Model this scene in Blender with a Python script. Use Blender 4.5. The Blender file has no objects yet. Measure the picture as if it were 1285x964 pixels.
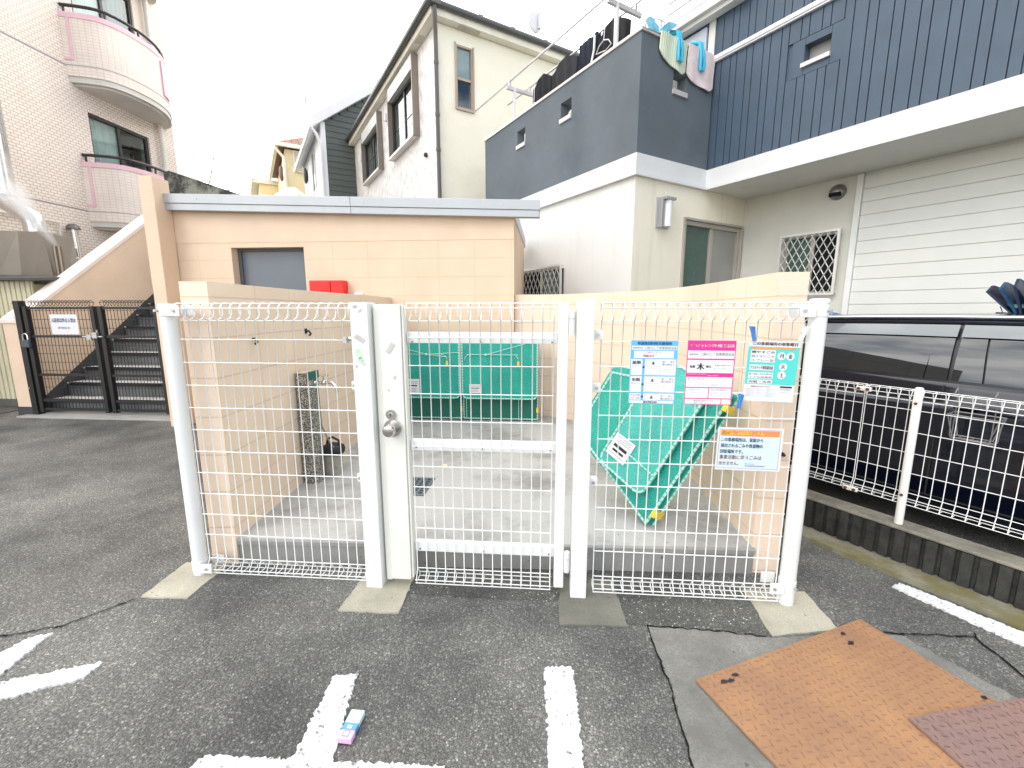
import bpy, bmesh, math, random
from mathutils import Vector, Matrix
random.seed(7)
SC = bpy.context.scene
COL = SC.collection
R = math.radians

# ------------------------------------------------------------------ camera
cam = bpy.data.cameras.new('camera')
cam.lens = 15.27; cam.sensor_width = 36; cam.clip_start = 0.05; cam.clip_end = 400
camo = bpy.data.objects.new('camera', cam); COL.objects.link(camo)
camo.location = (0, 0, 1.5)
camo.rotation_euler = (R(90 - 9.58), 0, R(4.6))
SC.camera = camo

# ------------------------------------------------------------------ light
SUN_EL, SUN_AZ = 40, 214            # degrees; azimuth clockwise from +Y
world = bpy.data.worlds.new('World'); SC.world = world
world.use_nodes = True
wn = world.node_tree; wn.nodes.clear()
def WN(t, **k):
    n = wn.nodes.new(t)
    for a, b in k.items(): setattr(n, a, b)
    return n
sky = WN('ShaderNodeTexSky', sky_type='NISHITA', sun_disc=False)
sky.sun_elevation = R(SUN_EL); sky.sun_rotation = R(SUN_AZ)
wtc = WN('ShaderNodeTexCoord')
wmap = WN('ShaderNodeMapping'); wmap.inputs['Scale'].default_value = (1.0, 1.0, 2.6)
wno = WN('ShaderNodeTexNoise'); wno.inputs['Scale'].default_value = 2.2; wno.inputs['Detail'].default_value = 6; wno.inputs['Roughness'].default_value = .6
wr = WN('ShaderNodeValToRGB'); wr.color_ramp.elements[0].position = .44; wr.color_ramp.elements[1].position = .66
wmix = WN('ShaderNodeMix', data_type='RGBA')
wmix.inputs['B'].default_value = (20.5, 20.1, 19.4, 1)
wbg = WN('ShaderNodeBackground'); wbg.inputs['Strength'].default_value = 0.15
wout = WN('ShaderNodeOutputWorld')
L = wn.links.new
L(wtc.outputs['Generated'], wmap.inputs['Vector']); L(wmap.outputs[0], wno.inputs['Vector'])
L(wno.outputs['Fac'], wr.inputs['Fac'])
# the overcast is closed ahead (north) and broken behind the camera
sep = WN('ShaderNodeSeparateXYZ'); L(wtc.outputs['Generated'], sep.inputs[0])
mr = WN('ShaderNodeMapRange'); mr.inputs['From Min'].default_value = -.15; mr.inputs['From Max'].default_value = .3
L(sep.outputs['Y'], mr.inputs['Value'])
mx = WN('ShaderNodeMath', operation='MAXIMUM'); L(wr.outputs['Color'], mx.inputs[0]); L(mr.outputs[0], mx.inputs[1])
L(mx.outputs[0], wmix.inputs['Factor']); L(sky.outputs[0], wmix.inputs['A'])
L(wmix.outputs['Result'], wbg.inputs['Color']); L(wbg.outputs[0], wout.inputs[0])

sun = bpy.data.lights.new('sun', 'SUN'); sun.energy = 0.58; sun.angle = R(28); sun.color = (1, .955, .89)
suno = bpy.data.objects.new('sun', sun); COL.objects.link(suno)
sd = Vector((math.sin(R(SUN_AZ)) * math.cos(R(SUN_EL)), math.cos(R(SUN_AZ)) * math.cos(R(SUN_EL)), math.sin(R(SUN_EL))))
suno.rotation_euler = (-sd).to_track_quat('-Z', 'Y').to_euler()
SC.view_settings.view_transform = 'Standard'; SC.view_settings.look = 'None'
SC.view_settings.gamma = 1; SC.view_settings.use_curve_mapping = False
SC.view_settings.exposure = 0.54
SC.cycles.volume_bounces = 6

# ------------------------------------------------------------------ mesh builder
def ident(p): return p
class MB:
    """collects geometry in a local frame, mapped to the world by T"""
    def __init__(s, T=ident):
        s.T = T; s.v = []; s.f = []; s.m = []; s.uv = []
    def add(s, vs, fs, m=0, uvs=None):
        b = len(s.v); loc = [Vector(p) for p in vs]
        s.v += [Vector(s.T(p)) for p in loc]
        for k, f in enumerate(fs):
            s.f.append([b + i for i in f]); s.m.append(m)
            if uvs: s.uv.append([uvs[i] for i in f]); continue
            n = Vector((0, 0, 0))
            for i in range(len(f)):
                p, q = loc[f[i]], loc[f[(i + 1) % len(f)]]
                n += Vector(((p.y - q.y) * (p.z + q.z), (p.z - q.z) * (p.x + q.x), (p.x - q.x) * (p.y + q.y)))
            ax = max(range(3), key=lambda a: abs(n[a]))
            s.uv.append([((loc[i].y, loc[i].z), (loc[i].x, loc[i].z), (loc[i].x, loc[i].y))[ax] for i in f])
        return s
    def box(s, x0, x1, y0, y1, z0, z1, m=0):
        v = [(x, y, z) for z in (z0, z1) for y in (y0, y1) for x in (x0, x1)]
        return s.add(v, [(0, 2, 3, 1), (4, 5, 7, 6), (0, 1, 5, 4), (2, 6, 7, 3), (0, 4, 6, 2), (1, 3, 7, 5)], m)
    def rbox(s, c, size, rz=0, rx=0, ry=0, m=0):
        Mx = Matrix.Translation(c) @ Matrix.Rotation(rz, 4, 'Z') @ Matrix.Rotation(ry, 4, 'Y') @ Matrix.Rotation(rx, 4, 'X')
        h = [q / 2 for q in size]
        v = [Mx @ Vector((x * h[0], y * h[1], z * h[2])) for z in (-1, 1) for y in (-1, 1) for x in (-1, 1)]
        return s.add(v, [(0, 2, 3, 1), (4, 5, 7, 6), (0, 1, 5, 4), (2, 6, 7, 3), (0, 4, 6, 2), (1, 3, 7, 5)], m)
    def loft(s, rings, m=0, cap=True, closed=True):
        n = len(rings[0]); vs = [p for r in rings for p in r]; fs = []
        for i in range(len(rings) - 1):
            for j in range(n if closed else n - 1):
                k = (j + 1) % n
                fs.append((i * n + j, i * n + k, (i + 1) * n + k, (i + 1) * n + j))
        if cap: fs += [tuple(range(n))[::-1], tuple(range((len(rings) - 1) * n, len(rings) * n))]
        return s.add(vs, fs, m)
    def prism(s, poly, ax, a0, a1, m=0):
        """poly: list of 2d points in the plane normal to axis ax (0 -> yz, 1 -> xz, 2 -> xy)"""
        def P(q, a): return ((a, q[0], q[1]), (q[0], a, q[1]), (q[0], q[1], a))[ax]
        return s.loft([[P(q, a0) for q in poly], [P(q, a1) for q in poly]], m)
    def tube(s, pts, r, n=6, m=0, closed=False, cap=True):
        pts = [Vector(p) for p in pts]; N = len(pts); rings = []
        up = Vector((0, 0, 1)); prev = None
        for i, p in enumerate(pts):
            a = pts[i - 1] if (i or closed) else p; b = pts[(i + 1) % N] if (i < N - 1 or closed) else p
            t = (b - a).normalized()
            if prev is None:
                w = t.cross(up)
                if w.length < .05: w = t.cross(Vector((1, 0, 0)))
            else: w = prev - t * prev.dot(t)
            w.normalize(); prev = w; q = t.cross(w)
            rr = r[i] if isinstance(r, (list, tuple)) else r
            rings.append([p + (w * math.cos(2 * math.pi * k / n) + q * math.sin(2 * math.pi * k / n)) * rr for k in range(n)])
        if closed: rings.append(rings[0]); cap = False
        return s.loft(rings, m, cap)
    def cyl(s, p0, p1, r0, r1=None, n=16, m=0): return s.tube([p0, p1], [r0, r0 if r1 is None else r1], n, m)
    def ball(s, c, r, n=10, m=0, sq=(1, 1, 1), lo=-1.0):
        rings = []
        for i in range(n + 1):
            a = -math.pi / 2 + math.pi * i / n
            if math.sin(a) < lo: continue
            cr = max(math.cos(a), 1e-3)
            rings.append([(c[0] + r * sq[0] * cr * math.cos(2 * math.pi * k / (2 * n)), c[1] + r * sq[1] * cr * math.sin(2 * math.pi * k / (2 * n)), c[2] + r * sq[2] * math.sin(a)) for k in range(2 * n)])
        return s.loft(rings, m)
    def wall(s, x0, x1, z0, z1, y0, y1, holes=(), m=0):
        """wall in the local xz plane between y0 and y1 with rectangular holes (x0,x1,z0,z1)"""
        xs = sorted({x0, x1, *[h[0] for h in holes], *[h[1] for h in holes]}); zs = sorted({z0, z1, *[h[2] for h in holes], *[h[3] for h in holes]})
        xs = [x for x in xs if x0 <= x <= x1]; zs = [q for q in zs if z0 <= q <= z1]
        def solid(i, j):
            if i < 0 or j < 0 or i >= len(xs) - 1 or j >= len(zs) - 1: return False
            cx, cz = (xs[i] + xs[i + 1]) / 2, (zs[j] + zs[j + 1]) / 2
            return not any(h[0] < cx < h[1] and h[2] < cz < h[3] for h in holes)
        for i in range(len(xs) - 1):
            for j in range(len(zs) - 1):
                if not solid(i, j): continue
                a, b, c, d = xs[i], xs[i + 1], zs[j], zs[j + 1]
                s.add([(a, y0, c), (b, y0, c), (b, y0, d), (a, y0, d)], [(0, 1, 2, 3)], m)
                s.add([(a, y1, c), (a, y1, d), (b, y1, d), (b, y1, c)], [(0, 1, 2, 3)], m)
                for (di, dj, e) in ((-1, 0, [(a, c), (a, d)]), (1, 0, [(b, d), (b, c)]), (0, -1, [(b, c), (a, c)]), (0, 1, [(a, d), (b, d)])):
                    if not solid(i + di, j + dj):
                        p, q = e
                        s.add([(p[0], y0, p[1]), (q[0], y0, q[1]), (q[0], y1, q[1]), (p[0], y1, p[1])], [(0, 1, 2, 3)], m)
        return s

OFF = {}
def mesh_obj(name, mb, mats, off, smooth=False, bevel=0, weld=True):
    me = bpy.data.meshes.new(name)
    me.from_pydata([p - off for p in mb.v], [], mb.f)
    uv = me.uv_layers.new(name='UVMap'); i = 0
    for f in mb.uv:
        for q in f: uv.data[i].uv = q; i += 1
    for p, m in zip(me.polygons, mb.m): p.material_index = m
    bm = bmesh.new(); bm.from_mesh(me)
    if weld: bmesh.ops.remove_doubles(bm, verts=bm.verts, dist=1e-5)
    bmesh.ops.recalc_face_normals(bm, faces=bm.faces); bm.to_mesh(me); bm.free()
    for m in (mats if isinstance(mats, (list, tuple)) else [mats]): me.materials.append(m)
    if smooth:
        me.polygons.foreach_set('use_smooth', [True] * len(me.polygons)); me.set_sharp_from_angle(angle=R(smooth if smooth is not True else 40))
    o = bpy.data.objects.new(name, me); COL.objects.link(o)
    if bevel:
        b = o.modifiers.new('bevel', 'BEVEL'); b.width = bevel; b.segments = 2; b.limit_method = 'ANGLE'; b.angle_limit = R(40)
    return o
SPLIT = {'rail', 'bracket', 'bolt', 'rivet', 'pillar_cover', 'rain_visor', 'door_frame', 'window_seal', 'rear_door_window', 'front_door_window', 'shutter_frame', 'drying_bracket', 'sticker', 'hinge', 'tab',
         'slot_sill', 'roof_rail', 'door_gap', 'wing_mirror', 'snow_guard', 'soffit_vent', 'vent_hood', 'nosing', 'tread', 'peg', 'painted_foot', 'fitting', 'wall_lamp', 'trim_strip', 'gutter', 'clamp', 'elbow_duct', 'cap', 'window_surround', 'jaw'}
def pieces(mb, gap=.004):
    """the separate pieces of a mesh: islands whose boxes touch count as one"""
    par = list(range(len(mb.v)))
    def find(i):
        while par[i] != i: par[i] = par[par[i]]; i = par[i]
        return i
    for f in mb.f:
        for i in f[1:]: par[find(i)] = find(f[0])
    isl = {}
    for k, f in enumerate(mb.f): isl.setdefault(find(f[0]), []).append(k)
    B = []
    for fs in isl.values():
        vs = [mb.v[i] for k in fs for i in mb.f[k]]
        B.append([fs, [min(p[a] for p in vs) - gap for a in range(3)], [max(p[a] for p in vs) + gap for a in range(3)]])
    again = True
    while again:
        again = False
        for i in range(len(B)):
            for j in range(i + 1, len(B)):
                if all(B[i][1][a] <= B[j][2][a] and B[j][1][a] <= B[i][2][a] for a in range(3)):
                    B[i] = [B[i][0] + B[j][0], [min(x, y) for x, y in zip(B[i][1], B[j][1])], [max(x, y) for x, y in zip(B[i][2], B[j][2])]]; del B[j]; again = True; break
            if again: break
    out = []
    for fs, _, _ in B:
        n = MB(); idx = {}
        for k in sorted(fs):
            n.f.append([idx.setdefault(i, len(idx)) for i in mb.f[k]]); n.m.append(mb.m[k]); n.uv.append(mb.uv[k])
        n.v = [None] * len(idx)
        for i, j in idx.items(): n.v[j] = mb.v[i]
        out.append(n)
    return out
def part(name, mb, mats, parent, smooth=False, bevel=0, label=None):
    if name in SPLIT:
        ps = [part_(name, q, mats, parent, smooth, bevel, label) for q in pieces(mb)]
        return ps[0]
    return part_(name, mb, mats, parent, smooth, bevel, label)
def part_(name, mb, mats, parent, smooth=False, bevel=0, label=None):
    off = OFF[parent.name]
    o = mesh_obj(name, mb, mats, off, smooth, bevel); o.parent = parent
    OFF[o.name] = off
    if label: o['label'] = label
    return o
def thing(name, label, cat, loc, group=None):
    o = bpy.data.objects.new(name, None); COL.objects.link(o); o.location = loc; o.empty_display_size = .1
    o['label'] = label; o['category'] = cat
    if group: o['group'] = group
    OFF[o.name] = Vector(loc); return o
def solo(name, mb, mats, label, cat, group=None, smooth=False, bevel=0):
    xs = [p.x for p in mb.v]; ys = [p.y for p in mb.v]; zs = [p.z for p in mb.v]
    c = Vector(((min(xs) + max(xs)) / 2, (min(ys) + max(ys)) / 2, min(zs)))
    o = mesh_obj(name, mb, mats, c, smooth, bevel); o.location = c
    o['label'] = label; o['category'] = cat
    if group: o['group'] = group
    OFF[o.name] = c; return o
def struct(name, mb, mats, kind='structure', smooth=False):
    o = mesh_obj(name, mb, mats, Vector((0, 0, 0)), smooth); o['kind'] = kind; return o
def copy_tree(o, delta, parent=None):
    c = o.copy(); COL.objects.link(c)
    if parent: c.parent = parent
    else: c.location = o.location + Vector(delta)
    for ch in o.children: copy_tree(ch, delta, c)
    return c

# ------------------------------------------------------------------ materials
def nodes(name):
    m = bpy.data.materials.new(name); m.use_nodes = True
    nt = m.node_tree; return m, nt, nt.nodes['Principled BSDF']
def nn(nt, t, **k):
    n = nt.nodes.new(t)
    for a, b in k.items(): setattr(n, a, b)
    return n
def mixc(nt, fac, a, b, mode='MIX'):
    n = nn(nt, 'ShaderNodeMix', data_type='RGBA', blend_type=mode)
    for key, v in (('Factor', fac), ('A', a), ('B', b)):
        if hasattr(v, 'links'): nt.links.new(v, n.inputs[key])
        elif key == 'Factor': n.inputs[key].default_value = v
        else: n.inputs[key].default_value = (*v[:3], 1)
    return n.outputs['Result']
def noise(nt, vec, scale, detail=4, rough=.55):
    n = nn(nt, 'ShaderNodeTexNoise'); n.inputs['Scale'].default_value = scale; n.inputs['Detail'].default_value = detail; n.inputs['Roughness'].default_value = rough
    nt.links.new(vec, n.inputs['Vector']); return n.outputs['Fac']
def ramp(nt, v, p0, p1, c0=(0, 0, 0), c1=(1, 1, 1)):
    n = nn(nt, 'ShaderNodeValToRGB'); e = n.color_ramp.elements
    e[0].position = p0; e[1].position = p1; e[0].color = (*c0, 1); e[1].color = (*c1, 1)
    nt.links.new(v, n.inputs['Fac']); return n.outputs['Color']
def math_(nt, op, a, b=0.0):
    n = nn(nt, 'ShaderNodeMath', operation=op)
    for i, v in enumerate((a, b)):
        if hasattr(v, 'links'): nt.links.new(v, n.inputs[i])
        else: n.inputs[i].default_value = v
    return n.outputs[0]
def bump(nt, bsdf, h, strength, dist=.002):
    n = nn(nt, 'ShaderNodeBump'); n.inputs['Strength'].default_value = strength; n.inputs['Distance'].default_value = dist
    nt.links.new(h, n.inputs['Height']); nt.links.new(n.outputs[0], bsdf.inputs['Normal'])
def mapped(nt, vec, sc=(1, 1, 1), loc=(0, 0, 0), rot=0):
    n = nn(nt, 'ShaderNodeMapping'); n.inputs['Scale'].default_value = sc; n.inputs['Location'].default_value = loc; n.inputs['Rotation'].default_value = (0, 0, rot)
    nt.links.new(vec, n.inputs['Vector']); return n.outputs[0]
def M(name, col, rough=.6, metal=0, spec=.5, var=.08, vs=2.5, bmp=0, bs=120, dirt=None, damt=(.55, .75), ds=1.3, streak=None, coat=0):
    """base colour with soft unevenness, optional dirt blotches, rain streaks and a fine bump"""
    m, nt, b = nodes(name); tc = nn(nt, 'ShaderNodeTexCoord'); ob = tc.outputs['Object']
    lo = [max(0, c * (1 - var)) for c in col]; hi = [min(1, c * (1 + var)) for c in col]
    c = mixc(nt, ramp(nt, noise(nt, ob, vs, 5), .3, .7), lo, hi)
    if dirt: c = mixc(nt, ramp(nt, noise(nt, ob, ds, 7, .68), *damt), c, dirt)
    if streak: c = mixc(nt, ramp(nt, noise(nt, mapped(nt, ob, (5, 5, .35)), 1.6, 5), .56, .85), c, streak)
    nt.links.new(c, b.inputs['Base Color'])
    rn = nn(nt, 'ShaderNodeMapRange'); rn.inputs['To Min'].default_value = max(0, rough - .07); rn.inputs['To Max'].default_value = min(1, rough + .07)
    nt.links.new(noise(nt, ob, 9), rn.inputs['Value']); nt.links.new(rn.outputs[0], b.inputs['Roughness'])
    b.inputs['Metallic'].default_value = metal; b.inputs['Specular IOR Level'].default_value = spec; b.inputs['Coat Weight'].default_value = coat
    if bmp: bump(nt, b, noise(nt, ob, bs, 3), bmp)
    return m
def flat(name, col, rough=.6, spec=.4):
    m, nt, b = nodes(name); b.inputs['Base Color'].default_value = (*col, 1); b.inputs['Roughness'].default_value = rough; b.inputs['Specular IOR Level'].default_value = spec; return m
def brick(name, c1, c2, mortar, w, h, ms=.004, off=.5, bmp=.6, rough=.75, fine=.25, fs=90, dirt=None, damt=(.55, .8), ds=.9, smooth=.3, dist=.004, zoff=0):
    m, nt, b = nodes(name); tc = nn(nt, 'ShaderNodeTexCoord'); ob = tc.outputs['Object']
    t = nn(nt, 'ShaderNodeTexBrick'); t.offset = off; t.squash = 1
    for k, v in (('Scale', 1), ('Mortar Size', ms), ('Mortar Smooth', smooth), ('Brick Width', w), ('Row Height', h), ('Bias', 0)): t.inputs[k].default_value = v
    t.inputs['Color1'].default_value = (*c1, 1); t.inputs['Color2'].default_value = (*c2, 1); t.inputs['Mortar'].default_value = (*mortar, 1)
    nt.links.new(mapped(nt, tc.outputs['UV'], loc=(0, zoff, 0)), t.inputs['Vector'])
    c = mixc(nt, ramp(nt, noise(nt, ob, 1.7, 5), .3, .7), (.93, .93, .93), (1.05, 1.05, 1.05)); c = mixc(nt, 1.0, t.outputs['Color'], c, 'MULTIPLY')
    if dirt: c = mixc(nt, ramp(nt, noise(nt, ob, ds, 7, .68), *damt), c, dirt)
    nt.links.new(c, b.inputs['Base Color']); b.inputs['Roughness'].default_value = rough; b.inputs['Specular IOR Level'].default_value = .35
    hgt = math_(nt, 'ADD', math_(nt, 'MULTIPLY', t.outputs['Fac'], -1.0), math_(nt, 'MULTIPLY', noise(nt, ob, fs, 4), fine))
    bump(nt, b, hgt, bmp, dist); return m
def glass(name, tint=(.35, .4, .42), refl=.16, rough=.02):
    m, nt, b = nodes(name); nt.nodes.remove(b)
    tr = nn(nt, 'ShaderNodeBsdfTransparent'); tr.inputs[0].default_value = (*tint, 1)
    gl = nn(nt, 'ShaderNodeBsdfGlossy'); gl.inputs['Roughness'].default_value = rough
    fr = nn(nt, 'ShaderNodeLayerWeight'); fr.inputs['Blend'].default_value = .5
    mx = nn(nt, 'ShaderNodeMixShader'); nt.links.new(math_(nt, 'ADD', math_(nt, 'MULTIPLY', math_(nt, 'POWER', fr.outputs['Facing'], 4.0), .6), refl), mx.inputs[0])
    nt.links.new(tr.outputs[0], mx.inputs[1]); nt.links.new(gl.outputs[0], mx.inputs[2])
    nt.links.new(mx.outputs[0], nt.nodes['Material Output'].inputs[0]); return m

def asphalt_mat(name, dark=(.074, .074, .071), stone=(.32, .32, .305), sc=96, patch=1.0):
    m, nt, b = nodes(name); tc = nn(nt, 'ShaderNodeTexCoord'); ob = tc.outputs['Object']
    wob = nn(nt, 'ShaderNodeVectorMath', operation='ADD'); nt.links.new(ob, wob.inputs[0])
    nz = nn(nt, 'ShaderNodeTexNoise'); nz.inputs['Scale'].default_value = 60; nt.links.new(ob, nz.inputs['Vector'])
    sc_ = nn(nt, 'ShaderNodeVectorMath', operation='SCALE'); sc_.inputs['Scale'].default_value = .008; nt.links.new(nz.outputs['Color'], sc_.inputs[0]); nt.links.new(sc_.outputs[0], wob.inputs[1])
    v = nn(nt, 'ShaderNodeTexVoronoi'); v.inputs['Scale'].default_value = sc; nt.links.new(wob.outputs[0], v.inputs['Vector'])
    v2 = nn(nt, 'ShaderNodeTexVoronoi'); v2.inputs['Scale'].default_value = sc * 2.3; nt.links.new(ob, v2.inputs['Vector'])
    s1 = nn(nt, 'ShaderNodeSeparateColor'); nt.links.new(v.outputs['Color'], s1.inputs[0])
    core = ramp(nt, v.outputs['Distance'], .22, .60, (1, 1, 1), (0, 0, 0))
    pick = ramp(nt, s1.outputs[0], .22, 1.0)
    st = mixc(nt, s1.outputs[1], [c * .45 for c in stone], stone)
    f = math_(nt, 'MULTIPLY', core, pick)
    c = mixc(nt, f, mixc(nt, ramp(nt, v2.outputs['Distance'], .15, .5, (1, 1, 1), (0, 0, 0)), dark, [d * 2.6 for d in dark]), st)
    bright = math_(nt, 'MULTIPLY', ramp(nt, s1.outputs[2], .972, .978), core)
    c = mixc(nt, bright, c, (.5, .5, .47))
    wear = mixc(nt, ramp(nt, noise(nt, ob, 1.1, 6, .62), .32, .70), (.58, .58, .59), (1.85, 1.83, 1.75))
    c = mixc(nt, patch, c, wear, 'MULTIPLY')
    c = mixc(nt, ramp(nt, noise(nt, ob, 3.1, 7, .7), .58, .85), c, (.15, .147, .13))
    nt.links.new(c, b.inputs['Base Color']); b.inputs['Roughness'].default_value = .82; b.inputs['Specular IOR Level'].default_value = .35
    h = math_(nt, 'ADD', math_(nt, 'MULTIPLY', v.outputs['Distance'], -1.2), math_(nt, 'MULTIPLY', v2.outputs['Distance'], -.5))
    bump(nt, b, h, .8, .005); return m
def concrete_mat(name, col, dark, stain=(.5, .72), grain=.25, sc=1.6, spots=True, moss=None):
    m, nt, b = nodes(name); tc = nn(nt, 'ShaderNodeTexCoord'); ob = tc.outputs['Object']
    c = mixc(nt, ramp(nt, noise(nt, ob, sc, 8, .68), *stain), col, dark)
    c = mixc(nt, math_(nt, 'MULTIPLY', ramp(nt, noise(nt, ob, 140, 3), .35, .7), grain), c, [q * .45 for q in col])
    if spots: c = mixc(nt, ramp(nt, noise(nt, ob, 30, 2), .70, .76), c, [q * .35 for q in col])
    if moss: c = mixc(nt, ramp(nt, noise(nt, ob, 5, 6, .7), .45, .68), c, moss)
    nt.links.new(c, b.inputs['Base Color']); b.inputs['Roughness'].default_value = .85; b.inputs['Specular IOR Level'].default_value = .3
    bump(nt, b, math_(nt, 'ADD', noise(nt, ob, 160, 3), math_(nt, 'MULTIPLY', noise(nt, ob, 14, 4), .6)), .45, .003); return m
def speck_mat(name, base, a, c2, sc=170):
    m, nt, b = nodes(name); tc = nn(nt, 'ShaderNodeTexCoord')
    v = nn(nt, 'ShaderNodeTexVoronoi'); v.inputs['Scale'].default_value = sc; nt.links.new(tc.outputs['Object'], v.inputs['Vector'])
    s1 = nn(nt, 'ShaderNodeSeparateColor'); nt.links.new(v.outputs['Color'], s1.inputs[0])
    c = mixc(nt, ramp(nt, s1.outputs[0], .45, .5), base, a); c = mixc(nt, ramp(nt, s1.outputs[1], .72, .76), c, c2)
    nt.links.new(c, b.inputs['Base Color']); b.inputs['Roughness'].default_value = .6; return m
def paint_mat(name):
    m, nt, b = nodes(name); tc = nn(nt, 'ShaderNodeTexCoord'); ob = tc.outputs['Object']
    v = nn(nt, 'ShaderNodeTexVoronoi'); v.inputs['Scale'].default_value = 95; nt.links.new(ob, v.inputs['Vector'])
    f = math_(nt, 'MULTIPLY', ramp(nt, v.outputs['Distance'], .50, .70), ramp(nt, noise(nt, ob, 40, 4, .7), .50, .66))
    c = mixc(nt, f, mixc(nt, ramp(nt, noise(nt, ob, 6, 4), .3, .75), (.74, .75, .76), (.62, .63, .63)), (.12, .12, .12))
    nt.links.new(c, b.inputs['Base Color']); b.inputs['Roughness'].default_value = .7
    bump(nt, b, math_(nt, 'MULTIPLY', v.outputs['Distance'], -1), .6, .004); return m
def rust_mat(name, c1, c2, c3, sc=2.2):
    m, nt, b = nodes(name); tc = nn(nt, 'ShaderNodeTexCoord'); ob = tc.outputs['Object']
    c = mixc(nt, ramp(nt, noise(nt, ob, sc, 7, .65), .35, .68), c1, c2)
    c = mixc(nt, math_(nt, 'MULTIPLY', ramp(nt, noise(nt, ob, 60, 5, .7), .5, .72), .7), c, c3)
    c = mixc(nt, ramp(nt, noise(nt, ob, 6, 5, .7), .68, .80), c, [q * .35 for q in c3])
    nt.links.new(c, b.inputs['Base Color']); b.inputs['Roughness'].default_value = .72; b.inputs['Specular IOR Level'].default_value = .3
    bump(nt, b, noise(nt, ob, 220, 4), .35, .002); return m
def net_mat(name, c1, c2):
    m, nt, b = nodes(name); tc = nn(nt, 'ShaderNodeTexCoord'); ob = tc.outputs['Object']
    v = nn(nt, 'ShaderNodeTexVoronoi'); v.inputs['Scale'].default_value = 150; v.inputs['Randomness'].default_value = .55; nt.links.new(ob, v.inputs['Vector'])
    c = mixc(nt, ramp(nt, v.outputs['Distance'], .30, .62), c2, c1)
    c = mixc(nt, 1.0, c, mixc(nt, ramp(nt, noise(nt, ob, 2.6, 4), .3, .7), (.82, .82, .82), (1.12, 1.12, 1.12)), 'MULTIPLY')
    nt.links.new(c, b.inputs['Base Color']); b.inputs['Roughness'].default_value = .55
    bump(nt, b, v.outputs['Distance'], .5, .003); return m

asphalt = asphalt_mat('asphalt')
asphalt_old = asphalt_mat('worn asphalt', (.055, .055, .052), (.26, .26, .24), 120)
slab_m = concrete_mat('slab concrete', (.47, .465, .45), (.25, .247, .235), (.48, .66), .3, 1.5)
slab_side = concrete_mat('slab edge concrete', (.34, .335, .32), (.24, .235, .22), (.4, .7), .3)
pad_m = concrete_mat('footing concrete', (.52, .49, .39), (.33, .315, .25), (.42, .66), .55)
pad_dark = concrete_mat('stained footing concrete', (.21, .205, .17), (.12, .118, .10), (.42, .66), .55)
kerb_m = concrete_mat('mossy kerb concrete', (.30, .285, .21), (.17, .16, .11), (.4, .65), .4, 2.5, True, (.16, .145, .055))
cap_m = concrete_mat('block top concrete', (.30, .28, .23), (.15, .14, .115), (.4, .65), .5, 5)
apron_m = concrete_mat('apron concrete', (.30, .297, .272), (.15, .148, .135), (.36, .64), .8, 2.3)
block_dark = concrete_mat('split face block', (.060, .060, .055), (.018, .018, .017), (.35, .65), .5, 9)
crack_m = flat('crack tar', (.012, .012, .012), .9, .1)
paint_m = paint_mat('road paint')
peach = brick('peach block', (.72, .555, .405), (.73, .565, .415), (.645, .49, .355), .445, .2225, .0035, 0, .5, .8, .5, 130, smooth=.2, dist=.004, zoff=-.13)
peach_e = brick('peach enclosure block', (.82, .665, .525), (.81, .655, .515), (.71, .56, .43), .445, .2225, .0045, 0, .8, .8, .8, 90, dirt=(.62, .48, .35), damt=(.66, .9), smooth=.2, dist=.004, zoff=-.015)
peach_plain = M('peach render', (.72, .555, .41), .8, var=.05, bmp=.35, bs=110)
pink_cap = M('pink render', (.80, .68, .61), .8, var=.05, bmp=.3, bs=110)
white_paint = M('white powder coat', (.74, .75, .735), .38, spec=.5, var=.03, vs=4, dirt=(.66, .66, .61), damt=(.64, .95), ds=5)
white_wire = M('white wire coat', (.78, .79, .775), .4, var=.03)
old_white = M('aged white coat', (.76, .76, .72), .5, var=.05, dirt=(.45, .36, .26), damt=(.70, .80), ds=14)
zinc = M('zinc', (.5, .5, .49), .4, .8, var=.12, vs=20)
rust_spot = M('rust', (.14, .045, .02), .8, var=.3, vs=30)
steel = M('brushed steel', (.62, .60, .57), .26, 1, var=.08)
chrome = M('chrome', (.75, .75, .75), .12, 1, var=.03)
black_metal = M('black gate coat', (.012, .012, .013), .45, var=.1)
dark_rubber = M('black rubber', (.015, .015, .016), .6, var=.1)
paper = flat('paper', (.70, .71, .73), .65)
white_plastic = M('white plastic', (.78, .79, .80), .4, var=.02)

# ================================================================== SETTING
g = MB()
g.add([(-150, -150, 0), (150, -150, 0), (150, 250, 0), (-150, 250, 0)], [(0, 1, 2, 3)])
struct('ground', g, asphalt)

def jag(poly, amp=.006, step=.02):
    out = []
    for i, p in enumerate(poly):
        q = poly[(i + 1) % len(poly)]; d = math.dist(p, q); n = max(1, int(d / step))
        nx, ny = -(q[1] - p[1]) / d, (q[0] - p[0]) / d
        for k in range(n):
            t = k / n; a = random.uniform(-amp, amp)
            out.append((p[0] + (q[0] - p[0]) * t + nx * a, p[1] + (q[1] - p[1]) * t + ny * a))
    return out
def sheet(name, poly, z0, z1, mat, amp=.006, step=.02):
    m = MB(); m.prism(jag(poly, amp, step), 2, z0, z1); return struct(name, m, mat)
# worn concrete apron in front of the right hand bay and round the steel plates
sheet('pavement', [(.50, 1.925), (.52, 1.58), (.50, 1.2), (.56, .6), (1.9, .6), (2.3, 1.2), (1.86, 1.62), (1.66, 1.955), (1.06, 1.885), (.9, 1.90)], -.02, .004, apron_m, .006)
sheet('pavement', [(.40, 2.28), (.41, 1.925), (.9, 1.905), (1.06, 1.89), (1.36, 2.26)], -.02, .004, asphalt_old, .005)
sheet('pavement', [(-.74, 2.26), (-.73, 2.06), (.08, 2.06), (.08, 2.26)], -.02, .0035, asphalt_old, .008)
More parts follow.
